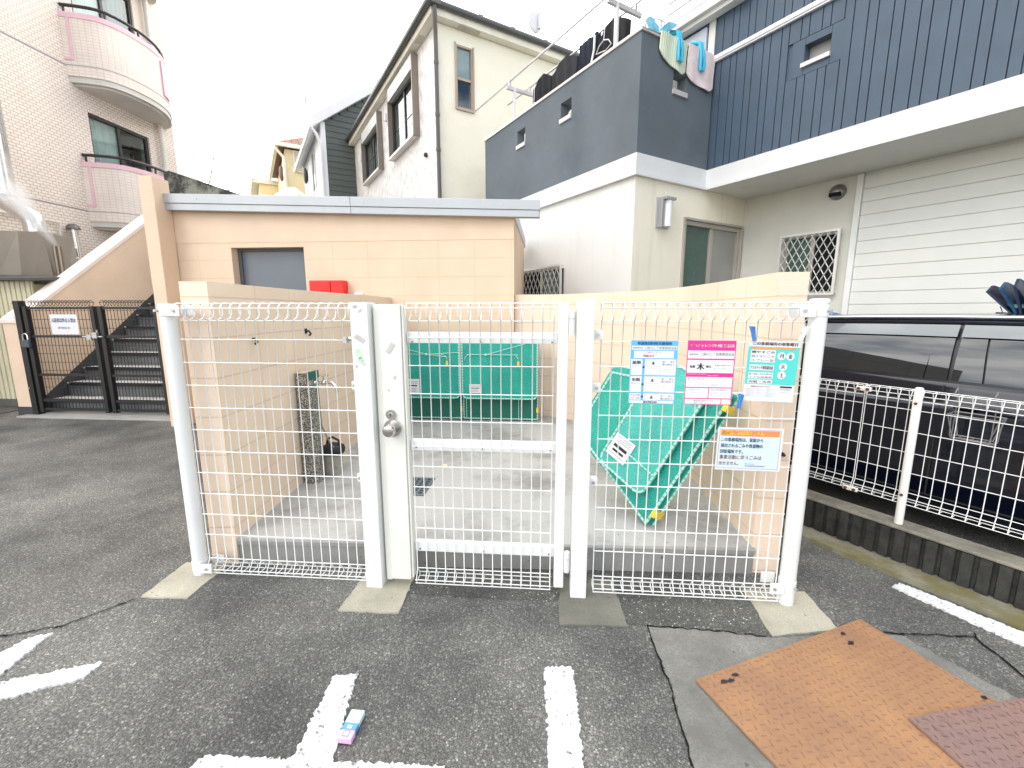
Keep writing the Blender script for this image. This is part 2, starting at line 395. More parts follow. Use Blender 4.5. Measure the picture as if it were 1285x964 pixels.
# concrete footings of the fence posts, flush with the asphalt
for nm, poly, mt in (('pad_a', [(-2.125, 1.915), (-1.875, 1.925), (-1.875, 2.235), (-2.145, 2.235)], pad_m),
                 ('pad_b', [(-1.035, 1.895), (-.725, 1.905), (-.735, 2.21), (-1.02, 2.21)], pad_m),
                 ('pad_c', [(.08, 1.885), (.405, 1.90), (.38, 2.25), (.08, 2.25)], pad_dark),
                 ('pad_d', [(1.062, 1.89), (1.40, 1.96), (1.40, 2.24), (1.08, 2.24)], pad_m)):
    sheet('pavement', poly, -.02, .008, mt, .004, .03)
# raised concrete floor of the enclosure
s = MB()
fl = [(-1.83, 2.265), (1.20, 2.40), (1.20, 3.4), (1.12, 3.95), (.95, 4.55), (.64, 5.0), (.2, 5.45), (-.4, 5.42), (-1.97, 5.42), (-1.95, 4.2), (-1.92, 3.1)]
s.add([(x, y, .16) for x, y in fl], [tuple(range(len(fl)))])
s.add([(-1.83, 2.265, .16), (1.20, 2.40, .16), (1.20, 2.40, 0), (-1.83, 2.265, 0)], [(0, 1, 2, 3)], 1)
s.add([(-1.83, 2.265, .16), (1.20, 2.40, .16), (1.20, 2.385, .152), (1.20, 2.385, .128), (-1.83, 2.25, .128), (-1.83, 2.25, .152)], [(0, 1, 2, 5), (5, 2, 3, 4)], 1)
struct('enclosure_floor', s, [slab_m, slab_side])
# strip of bare concrete before the stair gate
sheet('pavement', [(-7.5, 5.42), (-2.1, 5.42), (-2.1, 5.9), (-7.5, 5.9)], -.02, .02, concrete_mat('strip concrete', (.42, .41, .39), (.3, .29, .27)), .004, .1)
sheet('gravel_path', [(-30, 5.2), (-8.0, 5.55), (-8.0, 20), (-30, 20)], -.02, .01, asphalt_old, .01, .3)

# parking lines, worn paint with ragged edges
def line(p, q, w, ends=.004):
    d = Vector((q[0] - p[0], q[1] - p[1])); d.normalize(); n = Vector((-d.y, d.x)) * (w / 2)
    return [(p[0] + n.x, p[1] + n.y), (p[0] - n.x, p[1] - n.y), (q[0] - n.x, q[1] - n.y), (q[0] + n.x, q[1] + n.y)]
for poly in ([(.007, 1.624), (.125, 1.639), (.143, 1.224), (.150, .95), (.03, .94), (.027, 1.22)],
             [(-.862, 1.512), (-.772, 1.528), (-.695, 1.14), (-.838, 1.13)],
             [(-1.14, 1.158), (-.32, 1.190), (-.31, 1.06), (-1.2, 1.03)],
             [(-2.37, 1.60), (-2.298, 1.636), (-2.25, 1.41), (-2.20, 1.16), (-2.34, 1.12), (-2.391, 1.506)],
             [(-2.206, 1.371), (-1.885, 1.502), (-1.895, 1.412), (-2.106, 1.298), (-2.5, 1.08), (-2.6, 1.15)],
             [(1.905, 2.325), (1.975, 2.365), (2.254, 2.005), (2.55, 1.62), (2.47, 1.53), (2.17, 1.92)]):
    sheet('road_marking', poly, -.01, .0105 if poly[0] in ((-1.14, 1.158), (-2.37, 1.60)) else .009, paint_m, .007, .008)
# cracks
cr = MB()
def crack(pts, w=.008):
    P = []
    for a, b in zip(pts, pts[1:]):
        n = max(2, int(math.dist(a, b) / .03))
        for k in range(n): P.append((a[0] + (b[0] - a[0]) * k / n + random.uniform(-.007, .007), a[1] + (b[1] - a[1]) * k / n + random.uniform(-.007, .007)))
    for p, q in zip(P, P[1:]):
        d = Vector((q[0] - p[0], q[1] - p[1])); n = Vector((-d.y, d.x)).normalized() * w * random.uniform(.3, .8)
        cr.add([(p[0] + n.x, p[1] + n.y, .0062), (p[0] - n.x, p[1] - n.y, .0062), (q[0] - n.x, q[1] - n.y, .0062), (q[0] + n.x, q[1] + n.y, .0062)], [(0, 1, 2, 3)])
crack([(-2.55, 1.59), (-2.3, 1.69), (-2.13, 1.92)], .007)
crack([(.498, 1.92), (.514, 1.58), (.50, 1.26), (.56, .9)], .0055)
crack([(.50, 1.915), (.75, 1.91), (1.06, 1.885)], .006)
crack([(1.60, 1.955), (2.0, 1.965), (2.04, 2.01)], .008); crack([(2.0, 1.965), (1.99, 1.74), (2.1, 1.5)], .008)
struct('pavement', cr, crack_m)

# ================================================================== BLOCK ENCLOSURE WALLS
def path_wall(mb, pts, h0, h1, thick, m=0, z0=0):
    """wall following a plan polyline; the outside is to the left of the walking direction"""
    P = [Vector(p) for p in pts]; outp = []
    for i, p in enumerate(P):
        a = P[max(i - 1, 0)]; b = P[min(i + 1, len(P) - 1)]; t = (b - a).normalized()
        outp.append(p + Vector((-t.y, t.x)) * thick)
    L_ = [0]
    for a, b in zip(P, P[1:]): L_.append(L_[-1] + (b - a).length)
    hs = [h0 + (h1 - h0) * l / L_[-1] for l in L_]
    for i in range(len(P) - 1):
        a, b, c, d = P[i], P[i + 1], outp[i + 1], outp[i]
        for (p, q, lo) in ((a, b, 1), (d, c, 1)):
            mb.add([(*p, z0), (*q, z0), (*q, hs[i + 1]), (*p, hs[i])], [(0, 1, 2, 3)], m, [(L_[i], z0), (L_[i + 1], z0), (L_[i + 1], hs[i + 1]), (L_[i], hs[i])])
        mb.add([(*a, hs[i]), (*b, hs[i + 1]), (*c, hs[i + 1]), (*d, hs[i])], [(0, 1, 2, 3)], m, [(L_[i], .02), (L_[i + 1], .02), (L_[i + 1], .1), (L_[i], .1)])
    for i in (0, -1):
        mb.add([(*P[i], z0), (*outp[i], z0), (*outp[i], hs[i]), (*P[i], hs[i])], [(0, 1, 2, 3)], m, [(.1, z0), (.1 + thick, z0), (.1 + thick, hs[i]), (.1, hs[i])])
    return mb
def smooth_path(pts, n=5):
    out = []; P = [Vector(p) for p in pts]
    for i in range(len(P) - 1):
        p0, p1, p2, p3 = P[max(i - 1, 0)], P[i], P[i + 1], P[min(i + 2, len(P) - 1)]
        for k in range(n):
            t = k / n; out.append(.5 * ((2 * p1) + (p2 - p0) * t + (2 * p0 - 5 * p1 + 4 * p2 - p3) * t * t + (3 * p1 - p0 - 3 * p2 + p3) * t ** 3))
    out.append(P[-1]); return out
w = MB(); path_wall(w, [(-1.825, 2.25), (-1.905, 3.1), (-1.935, 4.2), (-1.955, 5.395)], 1.655, 1.664, .15)
solo('block_wall', w, peach_e, 'straight peach painted block wall that the speckled tap post stands against', 'wall')
w = MB()
rp = list(reversed(smooth_path([(1.192, 2.41), (1.188, 2.9), (1.18, 3.4), (1.12, 3.95), (.95, 4.53), (.64, 4.97), (.2, 5.38), (-.05, 5.475), (-.405, 5.48)])))
path_wall(w, rp, 1.697, 1.697, .15)
solo('block_wall', w, peach_e, 'curved peach block wall behind the leaning net box, between the enclosure and the parked car', 'wall')

# ================================================================== UTILITY ROOM
YB = 5.4
ur = thing('utility_room', 'low peach block utility room with grey metal roof edge behind the enclosure', 'building', (-2.6, YB, 0))
m = MB(lambda p: (p[0], p[1], p[2] + (-.35 - p[0]) * .0355) if p[2] > 2.5 else p); m.wall(-5.0, -.41, 0, 2.60, YB, YB + .2, [(-4.0, -3.045, 0.05, 2.285)])
m.box(-.61, -.411, YB + .2, YB + 2.3, 0, 2.59); m.box(-5.0, -4.8, YB + .2, YB + 2.3, 0, 2.59); m.box(-4.8, -.61, YB + 2.1, YB + 2.3, 0, 2.6)
part('wall', m, peach, ur)
m = MB(lambda p: (p[0], p[1], p[2] + (-.35 - p[0]) * .0355) if p[2] > 2.5 else p); m.box(-4.999, -.411, YB - .004, YB - .001, 2.345, 2.598); part('lintel_course', m, peach_plain, ur)
fascia_m = M('galvanised fascia', (.43, .45, .47), .42, .25, var=.05, vs=1.5, dirt=(.33, .335, .34), damt=(.58, .9), ds=3)
def SH(p): return (p[0], p[1], p[2] + (-.35 - p[0]) * .0355)
m = MB(SH)
for a, b in ((-4.93, -4.78), (-4.777, -2.36), (-2.357, -.10)):
    m.box(a, b, YB - .12, YB - .07, 2.655, 2.765); m.box(a, b - (.012 if b > -.2 else 0), YB - .108, YB - .07, 2.575, 2.655)
m.box(-4.93, -.105, YB - .072, YB - .002, 2.58, 2.74); m.box(-4.93, -.40, YB - .002, YB + 2.5, 2.585, 2.74)
part('roof', m, fascia_m, ur, bevel=.005)
m = MB()
for x in (-4.3, -2.42, -1.3, -.55, -2.2): m.cyl((x, YB - .119, 2.71 + (-.35 - x) * .0355), (x, YB - .127, 2.71 + (-.35 - x) * .0355), .009, n=8)
part('rivet', m, zinc, ur)
m = MB(); m.box(-3.955, -3.046, YB + .135, YB + .16, .06, 2.25)
dr = part('door', m, M('grey steel door', (.135, .155, .185), .34, var=.06, vs=1.5), ur)
m = MB(); m.box(-3.999, -3.955, YB + .11, YB + .17, .06, 2.284); m.box(-3.955, -3.046, YB + .11, YB + .17, 2.25, 2.284)
part('door_frame', m, M('dark door frame', (.10, .105, .11), .5), dr)
m = MB(); m.cyl((-3.14, YB + .12, 1.05), (-3.14, YB + .06, 1.05), .03, n=12); part('door_handle', m, steel, dr, smooth=True)
fb = thing('fire_equipment_box', 'bright red metal box standing against the peach utility room wall', 'red box', (-2.7, 5.2, 1.3))
m = MB(); m.box(-2.93, -2.50, YB - .14, YB - .002, 1.30, 1.868); part('cabinet', m, M('red enamel', (.78, .012, .01), .35, var=.05), fb, bevel=.008)
m = MB(); m.box(-2.915, -2.66, YB - .155, YB - .143, 1.32, 1.853); part('door', m, M('red enamel door', (.70, .012, .01), .35, var=.05), fb, bevel=.004)
m = MB(); m.box(-2.41, -2.30, YB - .05, YB - .002, 1.66, 1.715); m.box(-2.38, -2.36, YB - .06, YB - .05, 1.70, 1.73); m.box(-2.335, -2.32, YB - .06, YB - .05, 1.70, 1.73)
solo('wall_socket', m, white_plastic, 'small white outlet box on the peach utility wall beside the red box', 'socket')

# ================================================================== STAIR AT THE LEFT
m = MB(); m.box(-4.90, -4.725, 5.15, 5.39, 0, 3.09)
solo('stair_pier', m, peach_plain, 'tall slim peach pier where the stair meets the utility room', 'pier', bevel=.006)
st = thing('stair_wall', 'sloping peach stair wall with pink top and black painted foot', 'wall', (-7.45, 5.6, 0))
prof = [(5.56, 0), (5.56, 1.36), (7.9, 3.17), (9.0, 4.02), (9.0, 0)]
m = MB(); m.prism(prof, 0, -7.62, -7.37); part('wall', m, peach_plain, st)
m = MB(); m.prism([(5.545, 1.33), (5.545, 1.375), (5.56, 1.395), (9.0, 4.06), (9.0, 4.0), (5.57, 1.345)], 0, -7.635, -7.355); part('cap', m, pink_cap, st)
m = MB(); m.prism([(5.553, .003), (5.553, .13), (5.62, .18), (9.0, 2.79), (9.0, .003)], 0, -7.37, -7.362); m.box(-7.628, -7.362, 5.548, 5.559, 0.003, .13)
part('painted_foot', m, M('charcoal paint', (.045, .05, .055), .7, var=.15), st)
sc_ = thing('staircase', 'dark grey outdoor stair with pale worn treads behind the black gate', 'stairs', (-6.3, 5.8, 0))
m = MB(); n = MB(); q = MB()
for i in range(11):
    y = 5.78 + i * .262; z = .205 * (i + 1)
    m.box(-7.36, -5.25, y, 9.0, z - .205, z - .02); n.box(-7.36, -5.25, y - .015, y + .30, z - .02, z + .004 - .004); q.box(-7.3, -5.25, y - .03, y + .012, z - .045, z + .005)
part('riser', m, M('stair grey', (.15, .155, .158), .75, var=.2, vs=4), sc_)
part('tread', n, M('worn tread', (.62, .61, .59), .8, var=.15, vs=6), sc_)
part('nosing', q, dark_rubber, sc_)
m = MB(); m.prism([(-5.3, 2.2), (-5.3, 3.38), (-5.22, 3.40), (-4.15, 3.05), (-2.9, 2.62), (-2.9, 2.2)], 1, 5.98, 6.16)
solo('retaining_wall', m, concrete_mat('black stained concrete', (.24, .24, .20), (.02, .021, .018), (.40, .56), .5, 6), 'sloping concrete wall blackened with mould, rising above the grey roof edge beside the pier', 'wall')
for x, y, zb, h, wd, lab in ((-4.63, 8.0, 2.7, .99, .22, 'pale pink pointed pillar cap in front of the yellow house'), (-6.6, 8.0, 2.7, 1.32, .19, 'pale pink pointed pillar cap beside the bare branches')):
    m = MB(); m.loft([[(x - wd, y - wd, zb), (x + wd, y - wd, zb), (x + wd, y + wd, zb), (x - wd, y + wd, zb)], [(x - wd, y - wd, zb + h * .84), (x + wd, y - wd, zb + h * .84), (x + wd, y + wd, zb + h * .84), (x - wd, y + wd, zb + h * .84)],
            [(x - .06, y - .06, zb + h), (x + .06, y - .06, zb + h), (x + .06, y + .06, zb + h), (x - .06, y + .06, zb + h)]])
    solo('pointed_pillar', m, pink_cap, lab, 'pillar')

# black double gate of the stair
def gate_leaf(x0, x1, lab, extra=None):
    gl = thing('stair_gate', lab, 'gate', ((x0 + x1) / 2, 5.58, .05), 'leaves of the stair gate')
    y = 5.58; m = MB()
    m.box(x0, x0 + .055, y - .03, y + .03, .06, 1.56); m.box(x1 - .055, x1, y - .03, y + .03, .06, 1.56)
    for z in (.10, .60, 1.145, 1.535): m.box(x0 + .055, x1 - .055, y - .018, y + .018, z - .016, z + .016)
    m.box(x0 + .055, x1 - .055, y - .018, y + .018, .21, .25)
    part('frame', m, black_metal, gl)
    m = MB(); k = int((x1 - x0 - .12) / .05)
    for i in range(k + 1):
        x = x0 + .06 + (x1 - x0 - .12) * i / k
        P = [(x, y + .006, .09), (x, y + .006, 1.56)] + [(x, y + .006 + .04 * math.sin(a), 1.60 - .04 * math.cos(a)) for a in [R(d) for d in range(20, 341, 40)]]
        m.tube(P, .0035, 5)
    for z in [.30 + .12 * j for j in range(11)] + [1.63]: m.tube([(x0 + .05, y + .01, z), (x1 - .05, y + .01, z)], .0032, 5)
    m.tube([(x0 + .05, y + .045, 1.61), (x1 - .05, y + .045, 1.61)], .0032, 5); m.tube([(x0 + .05, y - .035, 1.61), (x1 - .05, y - .035, 1.61)], .0032, 5)
    part('mesh_panel', m, black_metal, gl); return gl
gl = gate_leaf(-7.27, -6.20, 'leaf of the black mesh stair gate that carries the paper notice and padlock')
gr = gate_leaf(-6.14, -5.27, 'leaf of the black mesh stair gate without a notice, in front of the steps')
m = MB(); m.tube([(-6.40, 5.535, 1.145), (-6.10, 5.535, 1.145)], .011, 8); m.rbox((-6.30, 5.54, 1.14), (.07, .04, .07)); m.rbox((-6.20, 5.53, 1.165), (.07, .04, .08)); m.cyl((-6.17, 5.53, 1.19), (-6.17, 5.53, 1.24), .01, n=8)
part('latch', m, zinc, gl, smooth=True)
m = MB(); m.box(-7.385, -7.30, 5.54, 5.63, 0, 1.635); m.box(-7.40, -7.37, 5.535, 5.539, 1.40, 1.42, 1); m.box(-7.39, -7.36, 5.535, 5.539, .40, .42, 1)
solo('gate_post', m, [black_metal, zinc], 'square black post carrying the stair gate beside the sloping stair wall', 'post')
pd = thing('padlock', 'black combination padlock hanging on the gate post', 'padlock', (-7.26, 5.52, 1.03))
m = MB(); m.box(-7.32, -7.20, 5.50, 5.54, .99, 1.10); part('lock_body', m, M('lock body', (.06, .08, .10), .35, var=.1), pd, bevel=.012)
m = MB(); m.tube([(-7.295, 5.52, 1.10), (-7.295, 5.52, 1.15)] + [(-7.26 - .035 * math.cos(R(a)), 5.52, 1.15 + .035 * math.sin(R(a))) for a in range(20, 180, 20)] + [(-7.225, 5.52, 1.15), (-7.225, 5.52, 1.10)], .009, 7)
part('shackle', m, chrome, pd, smooth=True)

# ------------------------------------------------------------------ lettering
_fc = bpy.data.curves.new('letters', 'FONT'); _fo = bpy.data.objects.new('letters', _fc); COL.objects.link(_fo)
_cache = {}
def glyphs(body):
    if body not in _cache:
        _fc.body = body; _fc.resolution_u = 3; bpy.context.view_layer.update()
        me = bpy.data.meshes.new_from_object(_fo.evaluated_get(bpy.context.evaluated_depsgraph_get()))
        vs = [(v.co.x, v.co.y) for v in me.vertices]; fs = [tuple(p.vertices) for p in me.polygons]
        bpy.data.meshes.remove(me)
        a, b = min(p[0] for p in vs), max(p[0] for p in vs); c, d = min(p[1] for p in vs), max(p[1] for p in vs)
        _cache[body] = ([((x - a) / (b - a), (y - c) / (d - c)) for x, y in vs], fs, (b - a) / (d - c))
    return _cache[body]
class Sign:
    """flat printed sheet; local x 0..w, z 0..h measured from the top left corner downwards, in parts of w and h"""
    def __init__(s, T): s.mb = MB(T); s.k = 0
    def rect(s, x0, x1, z0, z1, m, lift=1):
        y = -.0006 * lift - .0011
        s.mb.add([(x0, y, -z0), (x1, y, -z0), (x1, y, -z1), (x0, y, -z1)], [(0, 1, 2, 3)], m)
    def text(s, body, x0, x1, z0, z1, m, lift=4, fat=0.0):
        vs, fs, asp = glyphs(body); y = -.0006 * lift - .0011
        for dx in ((0,) if not fat else (-fat, 0, fat)):
            s.mb.add([(x0 + dx + (x1 - x0) * a, y - abs(dx) * .01, -z1 + (z1 - z0) * b) for a, b in vs], fs, m)
    def disc(s, x, z, r, m, lift=2):
        y = -.0006 * lift - .0011
        s.mb.add([(x + r * math.cos(2 * math.pi * k / 20), y, -z + r * math.sin(2 * math.pi * k / 20)) for k in range(20)], [tuple(range(20))], m)
ink = flat('ink black', (.02, .02, .025)); ink_grey = flat('ink grey', (.13, .13, .15)); ink_red = flat('ink red', (.55, .03, .05)); ink_white = flat('ink white', (.72, .73, .75))
ink_blue = flat('ink blue', (.12, .45, .78)); ink_mag = flat('ink magenta', (.78, .03, .28)); ink_teal = flat('ink teal', (.08, .60, .55)); ink_orange = flat('ink orange', (.80, .26, .10)); ink_yellow = flat('ink yellow', (.86, .68, .08)); ink_navy = flat('ink navy', (.03, .06, .16)); ink_pale = flat('pale blue paper', (.58, .72, .80)); ink_brown = flat('faded red ink', (.42, .18, .15)); ink_rule = flat('ink rule', (.33, .35, .38))
INKS = [ink, ink_grey, ink_red, ink_white, ink_blue, ink_mag, ink_teal, ink_orange, ink_yellow, ink_navy, ink_pale, ink_brown, ink_rule]
BK, GY, RD, WH, BL, MG, TL, OR, YE, NV, PL, BR, RU = range(13)
def sheet_frame(x, y, z, rz=0, ry=0):
    Mx = Matrix.Translation((x, y, z)) @ Matrix.Rotation(rz, 4, 'Z') @ Matrix.Rotation(ry, 4, 'Y')
    return lambda p: Mx @ Vector(p)
def make_sign(name, label, cat, T, w, h, back, draw, group=None, curl=.0):
    o = thing(name, label, cat, T((w / 2, 0, -h)), group)
    m = MB(T); m.box(0, w, -.001, .001, -h, 0); part('sheet', m, back, o)
    s = Sign(T); draw(s, w, h); part('printing', s.mb, INKS, o); return o

def d_gate(s, w, h):
    s.text('入居者以外立入禁止', .02, w - .02, .05, .11, NV, fat=.0012)
    s.text('管理組合', .10, w - .12, .17, .20, GY)
make_sign('paper_notice', 'white paper notice with one line of handwriting on the black stair gate', 'notice', sheet_frame(-6.875, 5.555, 1.45, 0, .0), .41, .275, paper, d_gate)

# ================================================================== WHITE FENCE
FY = 2.15
def wires(mb, x0, x1, ztop=1.455, zrows=None, n=None, r=.0028, zbot=.094, y=FY):
    n = n or round((x1 - x0) / .0505)
    for i in range(n + 1):
        x = x0 + (x1 - x0) * i / n + random.uniform(-.0012, .0012); t = random.uniform(-.0015, .0015)
        lo = [(x, y - .003, zbot), (x, y - .036, .048), (x, y - .031, .034), (x, y + .031, .034), (x, y + .036, .048), (x, y + .003, zbot)]
        hi = [(x + t, y - .004, ztop)] + [(x + t, y - .043 * math.sin(R(a)), ztop + .042 - .043 * math.cos(R(a))) for a in range(22, 339, 24)] + [(x + t, y + .004, ztop)]
        mb.tube(lo[::-1] + hi, r, 6)
    for z in zrows: mb.tube([(x0 - .004, y - .007, z), (x1 + .004, y - .007, z)], r, 6)
    for (dy, z) in ((-.046, 1.512), (.046, 1.512), (-.012, 1.536), (.0, ztop - .006), (-.039, .052), (-.034, .030), (.039, .052), (.034, .030), (0, zbot + .006)):
        mb.tube([(x0 - .004, y + dy, z), (x1 + .004, y + dy, z)], r, 6)
rows = [1.352 - .1225 * k for k in range(10)]
def round_post(mb, x, y, h, r=.0375):
    mb.cyl((x, y, 0), (x, y, h - .012), r, n=24); mb.tube([(x, y, h - .02), (x, y, h - .004), (x, y, h)], [r + .003, r + .003, r - .006], 24)
lf = thing('mesh_fence', 'white wire mesh fence panel in front of the tap post, without notices', 'fence', (-1.45, FY, 0), 'fixed panels of the white fence')
m = MB(); wires(m, -1.915, -.985, zrows=rows); part('mesh_panel', m, white_wire, lf, smooth=60)
m = MB(); round_post(m, -1.975, FY - .003, 1.535); part('round_post', m, white_paint, lf, smooth=True)
m = MB(); m.box(-.968, -.878, FY - .06, FY + .05, 0, 1.540); part('square_post', m, white_paint, lf, bevel=.004)
m = MB()
for z in (1.50, .062):
    m.cyl((-1.975, FY - .003, z - .028), (-1.975, FY - .003, z + .028), .041, n=24); m.box(-1.945, -1.87, FY - .052, FY - .046, z - .028, z + .028); m.box(-1.945, -1.87, FY + .046, FY + .052, z - .028, z + .028)
for z in (1.12, .62): m.box(-1.00, -.969, FY - .02, FY + .02, z - .022, z + .022)
part('bracket', m, white_paint, lf, smooth=True, bevel=.002)
m = MB()
for x, y, z in ((-1.90, FY - .053, 1.50), (-1.90, FY - .053, .062), (-.985, FY - .021, 1.12), (-.985, FY - .021, .62)): m.cyl((x, y, z), (x, y - .008, z), .008, n=6)
m.cyl((-2.0, FY - .03, 1.50), (-2.005, FY - .053, 1.50), .008, n=6)
part('bolt', m, zinc, lf)
m = MB(); m.tube([(-1.015, FY - .02, 1.36), (-.965, FY - .02, 1.36)], .010, 8); m.rbox((-1.01, FY - .03, 1.355), (.02, .03, .03)); part('latch_stop', m, zinc, lf, smooth=True)
tape = M('old tape', (.50, .50, .47), .7, var=.2, vs=30); tape_g = M('torn green sticker', (.52, .72, .52), .7, var=.2, vs=30)
m = MB()
def patch(mb, x, y, z, w, h, r, mi=0, n=7):
    pts = [(math.cos(2 * math.pi * k / n + .5) * w * random.uniform(.35, .5), math.sin(2 * math.pi * k / n + .5) * h * random.uniform(.35, .5)) for k in range(n)] if n != 4 else [(-w / 2, -h / 2), (w / 2, -h / 2), (w / 2, h / 2), (-w / 2, h / 2)]
    mb.add([(x + a * math.cos(r) - b * math.sin(r), y, z + a * math.sin(r) + b * math.cos(r)) for a, b in pts], [tuple(range(n))], mi)
yf = FY - .0625
patch(m, -.925, yf, 1.365, .026, .055, 1.0, 0, 4); patch(m, -.935, yf, 1.29, .04, .06, .2, 1); patch(m, -.925, yf, 1.255, .035, .035, .4, 1); patch(m, -.91, yf, 1.235, .02, .02, .4, 1); patch(m, -.94, yf, 1.52, .03, .02, .3, 0); patch(m, -.915, yf, 1.50, .03, .012, .8, 0); patch(m, -.948, yf, 1.225, .016, .02, .1, 0)
part('sticker', m, [tape, tape_g], lf, label='scraps of torn tape and green sticker')

gt = thing('mesh_gate', 'white wire mesh gate with a round steel knob, between two fence panels', 'gate', (-.35, FY, 0))
m = MB(); m.box(-.835, -.725, FY - .030, FY + .03, .045, 1.532); m.box(-.868, -.836, FY - .018, FY + .03, .03, 1.530); m.box(-.724, -.712, FY - .020, FY + .03, .05, 1.526)
part('lock_stile', m, M('ivory coat', (.74, .74, .68), .42, var=.03, dirt=(.60, .59, .51), damt=(.62, .95), ds=6), gt, bevel=.004)
m = MB(); m.box(.052, .103, FY - .03, FY + .03, .04, 1.538); part('hinge_stile', m, white_paint, gt, bevel=.004)
m = MB()
for z in (1.366, .800, .222): m.box(-.711, .052, FY + .010, FY + .045, z - .028, z + .028)
part('rail', m, white_paint, gt, bevel=.003)
m = MB(); wires(m, -.695, .032, zrows=[1.225, 1.08, .935, .69, .575, .46, .34, .80, 1.366], n=14); part('mesh_panel', m, white_wire, gt, smooth=60)
m = MB()
for z in (1.44, .19):
    m.cyl((.119, FY - .028, z - .055), (.119, FY - .028, z + .02), .0145, n=14); m.cyl((.119, FY - .028, z + .023), (.119, FY - .028, z + .06), .0145, n=14); m.box(.100, .138, FY - .022, FY - .012, z - .05, z + .05)
part('hinge', m, white_paint, gt, smooth=True)
kn = MB(); kn.cyl((-.785, FY - .028, .905), (-.785, FY - .045, .905), .046, n=28); kn.tube([(-.785, FY - .04, .905), (-.785, FY - .06, .905), (-.785, FY - .075, .905), (-.785, FY - .10, .905), (-.785, FY - .112, .905), (-.785, FY - .116, .905)], [.016, .016, .030, .033, .028, .010], 24)
knob = part('door_knob', kn, steel, gt, smooth=True)
m = MB(); m.cyl((-.792, FY - .028, .975), (-.792, FY - .044, .975), .026, n=24); m.cyl((-.792, FY - .044, .975), (-.792, FY - .048, .975), .014, .011, n=16); m.box(-.794, -.790, FY - .0495, FY - .047, .968, .982, 1)
part('lock_cylinder', m, [steel, dark_rubber], gt, smooth=True)
m = MB(); patch(m, -.782, FY - .0325, 1.315, .024, .058, -.6, 0, 4); patch(m, -.765, FY - .0325, 1.168, .012, .03, -.5); patch(m, -.80, FY - .0325, 1.10, .012, .012, 0)
part('sticker', m, tape, gt)
m = MB()
for z in (1.345, .79, .21):
    for x in (-.68, .025, -.33): m.cyl((x, FY + .0095, z), (x, FY + .003, z), .004, n=6)
part('rivet', m, ink_grey, gt)

rf = thing('mesh_fence', 'white wire mesh fence panel hung with four printed notices', 'fence', (.7, FY, 0), 'fixed panels of the white fence')
m = MB(); wires(m, .262, 1.195, zrows=rows); part('mesh_panel', m, white_wire, rf, smooth=60)
m = MB(); m.box(.140, .222, FY - .06, FY + .05, 0, 1.552); part('square_post', m, white_paint, rf, bevel=.004)
m = MB(); round_post(m, 1.252, FY - .003, 1.555); part('round_post', m, white_paint, rf, smooth=True)
m = MB()
for z in (1.50, .11):
    m.cyl((1.252, FY - .003, z - .028), (1.252, FY - .003, z + .028), .041, n=24); m.box(1.145, 1.215, FY - .052, FY - .046, z - .03, z + .03); m.box(1.145, 1.215, FY + .046, FY + .052, z - .03, z + .03)
for z in (1.385, 1.125, .635): m.box(.223, .266, FY - .02, FY + .02, z - .022, z + .022)
part('bracket', m, white_paint, rf, smooth=True, bevel=.002)
m = MB()
for x, y, z in ((1.165, FY - .053, 1.50), (1.165, FY - .053, .11), (.245, FY - .021, 1.385), (.245, FY - .021, 1.125), (.245, FY - .021, .635)): m.cyl((x, y, z), (x, y - .008, z), .008, n=6)
m.cyl((1.275, FY - .04, 1.50), (1.28, FY - .053, 1.50), .008, n=6); m.cyl((1.27, FY - .04, .11), (1.275, FY - .056, .11), .008, n=6)
part('bolt', m, zinc, rf)
m = MB(); m.box(.164, .186, FY - .0622, FY - .0615, 1.253, 1.259); part('sticker', m, ink_white, rf)

# ------------------------------------------------------------------ notices on the fence
SY = FY - .016
def d_blue(s, w, h):
    s.rect(0, w, 0, h, BL); s.text('資源集団回収実施場所', .03, w - .03, .006, .021, NV, fat=.0006)
    s.rect(.004, w - .004, .026, .045, WH, 2); s.text('実施団体名', .008, .055, .031, .040, GY); s.text('二俣川二丁目東部自治会', .062, w - .007, .029, .042, GY)
    s.rect(.016, w - .018, .050, .085, WH, 2); s.text('ご協力ください', .07, .15, .053, .060, RD); s.text('資源物を出す日', .06, .112, .070, .079, RD, fat=.0004)
    s.text('町内会で決められた日の朝に出してください', .022, w - .025, .063, .067, RU)
    for k, (z0, z1, a, b) in enumerate(((.090, .168, '紙類', None), (.174, .252, '布類', None), (.258, .290, 'アルミ缶', 'スチール缶'))):
        s.rect(.004, .058, z0, z1, WH, 2)
        if b: s.text(a, .008, .053, z0 + .004, z0 + .013, BK); s.text(b, .008, .053, z0 + .018, z0 + .027, BK)
        else:
            s.text(a, .011, .050, z0 + .008, z0 + .025, BK, fat=.0007); s.text('新聞・雑誌・段ボール', .009, .053, z0 + .031, z0 + .037, RD if k else RU)
        s.rect(.070, w - .005, z0, z1, WH, 2); s.disc(.0645, (z0 + z1) / 2, .0055, NV, 3)
        for j in range(1 if b else 2):
            z = z0 + .006 + j * .040
            s.rect(.076, .142, z - .001, z + .029, RU, 3); s.rect(.077, .141, z, z + .028, WH, 3.5)
            if j == 0:
                s.text('木', .101, .117, z + .004, z + .022, BK, 5, .0008); s.text('第一・第三', .152, w - .010, z + .002, z + .010, GY); s.text('朝八時まで', .152, w - .012, z + .014, z + .024, GY)
            else: s.text('収集業者', .152, .18, z + .002, z + .006, RU)
    s.rect(.004, w - .006, .294, h - .003, WH, 2); s.text('集団回収', .07, .138, .296, .306, BK, fat=.0005)
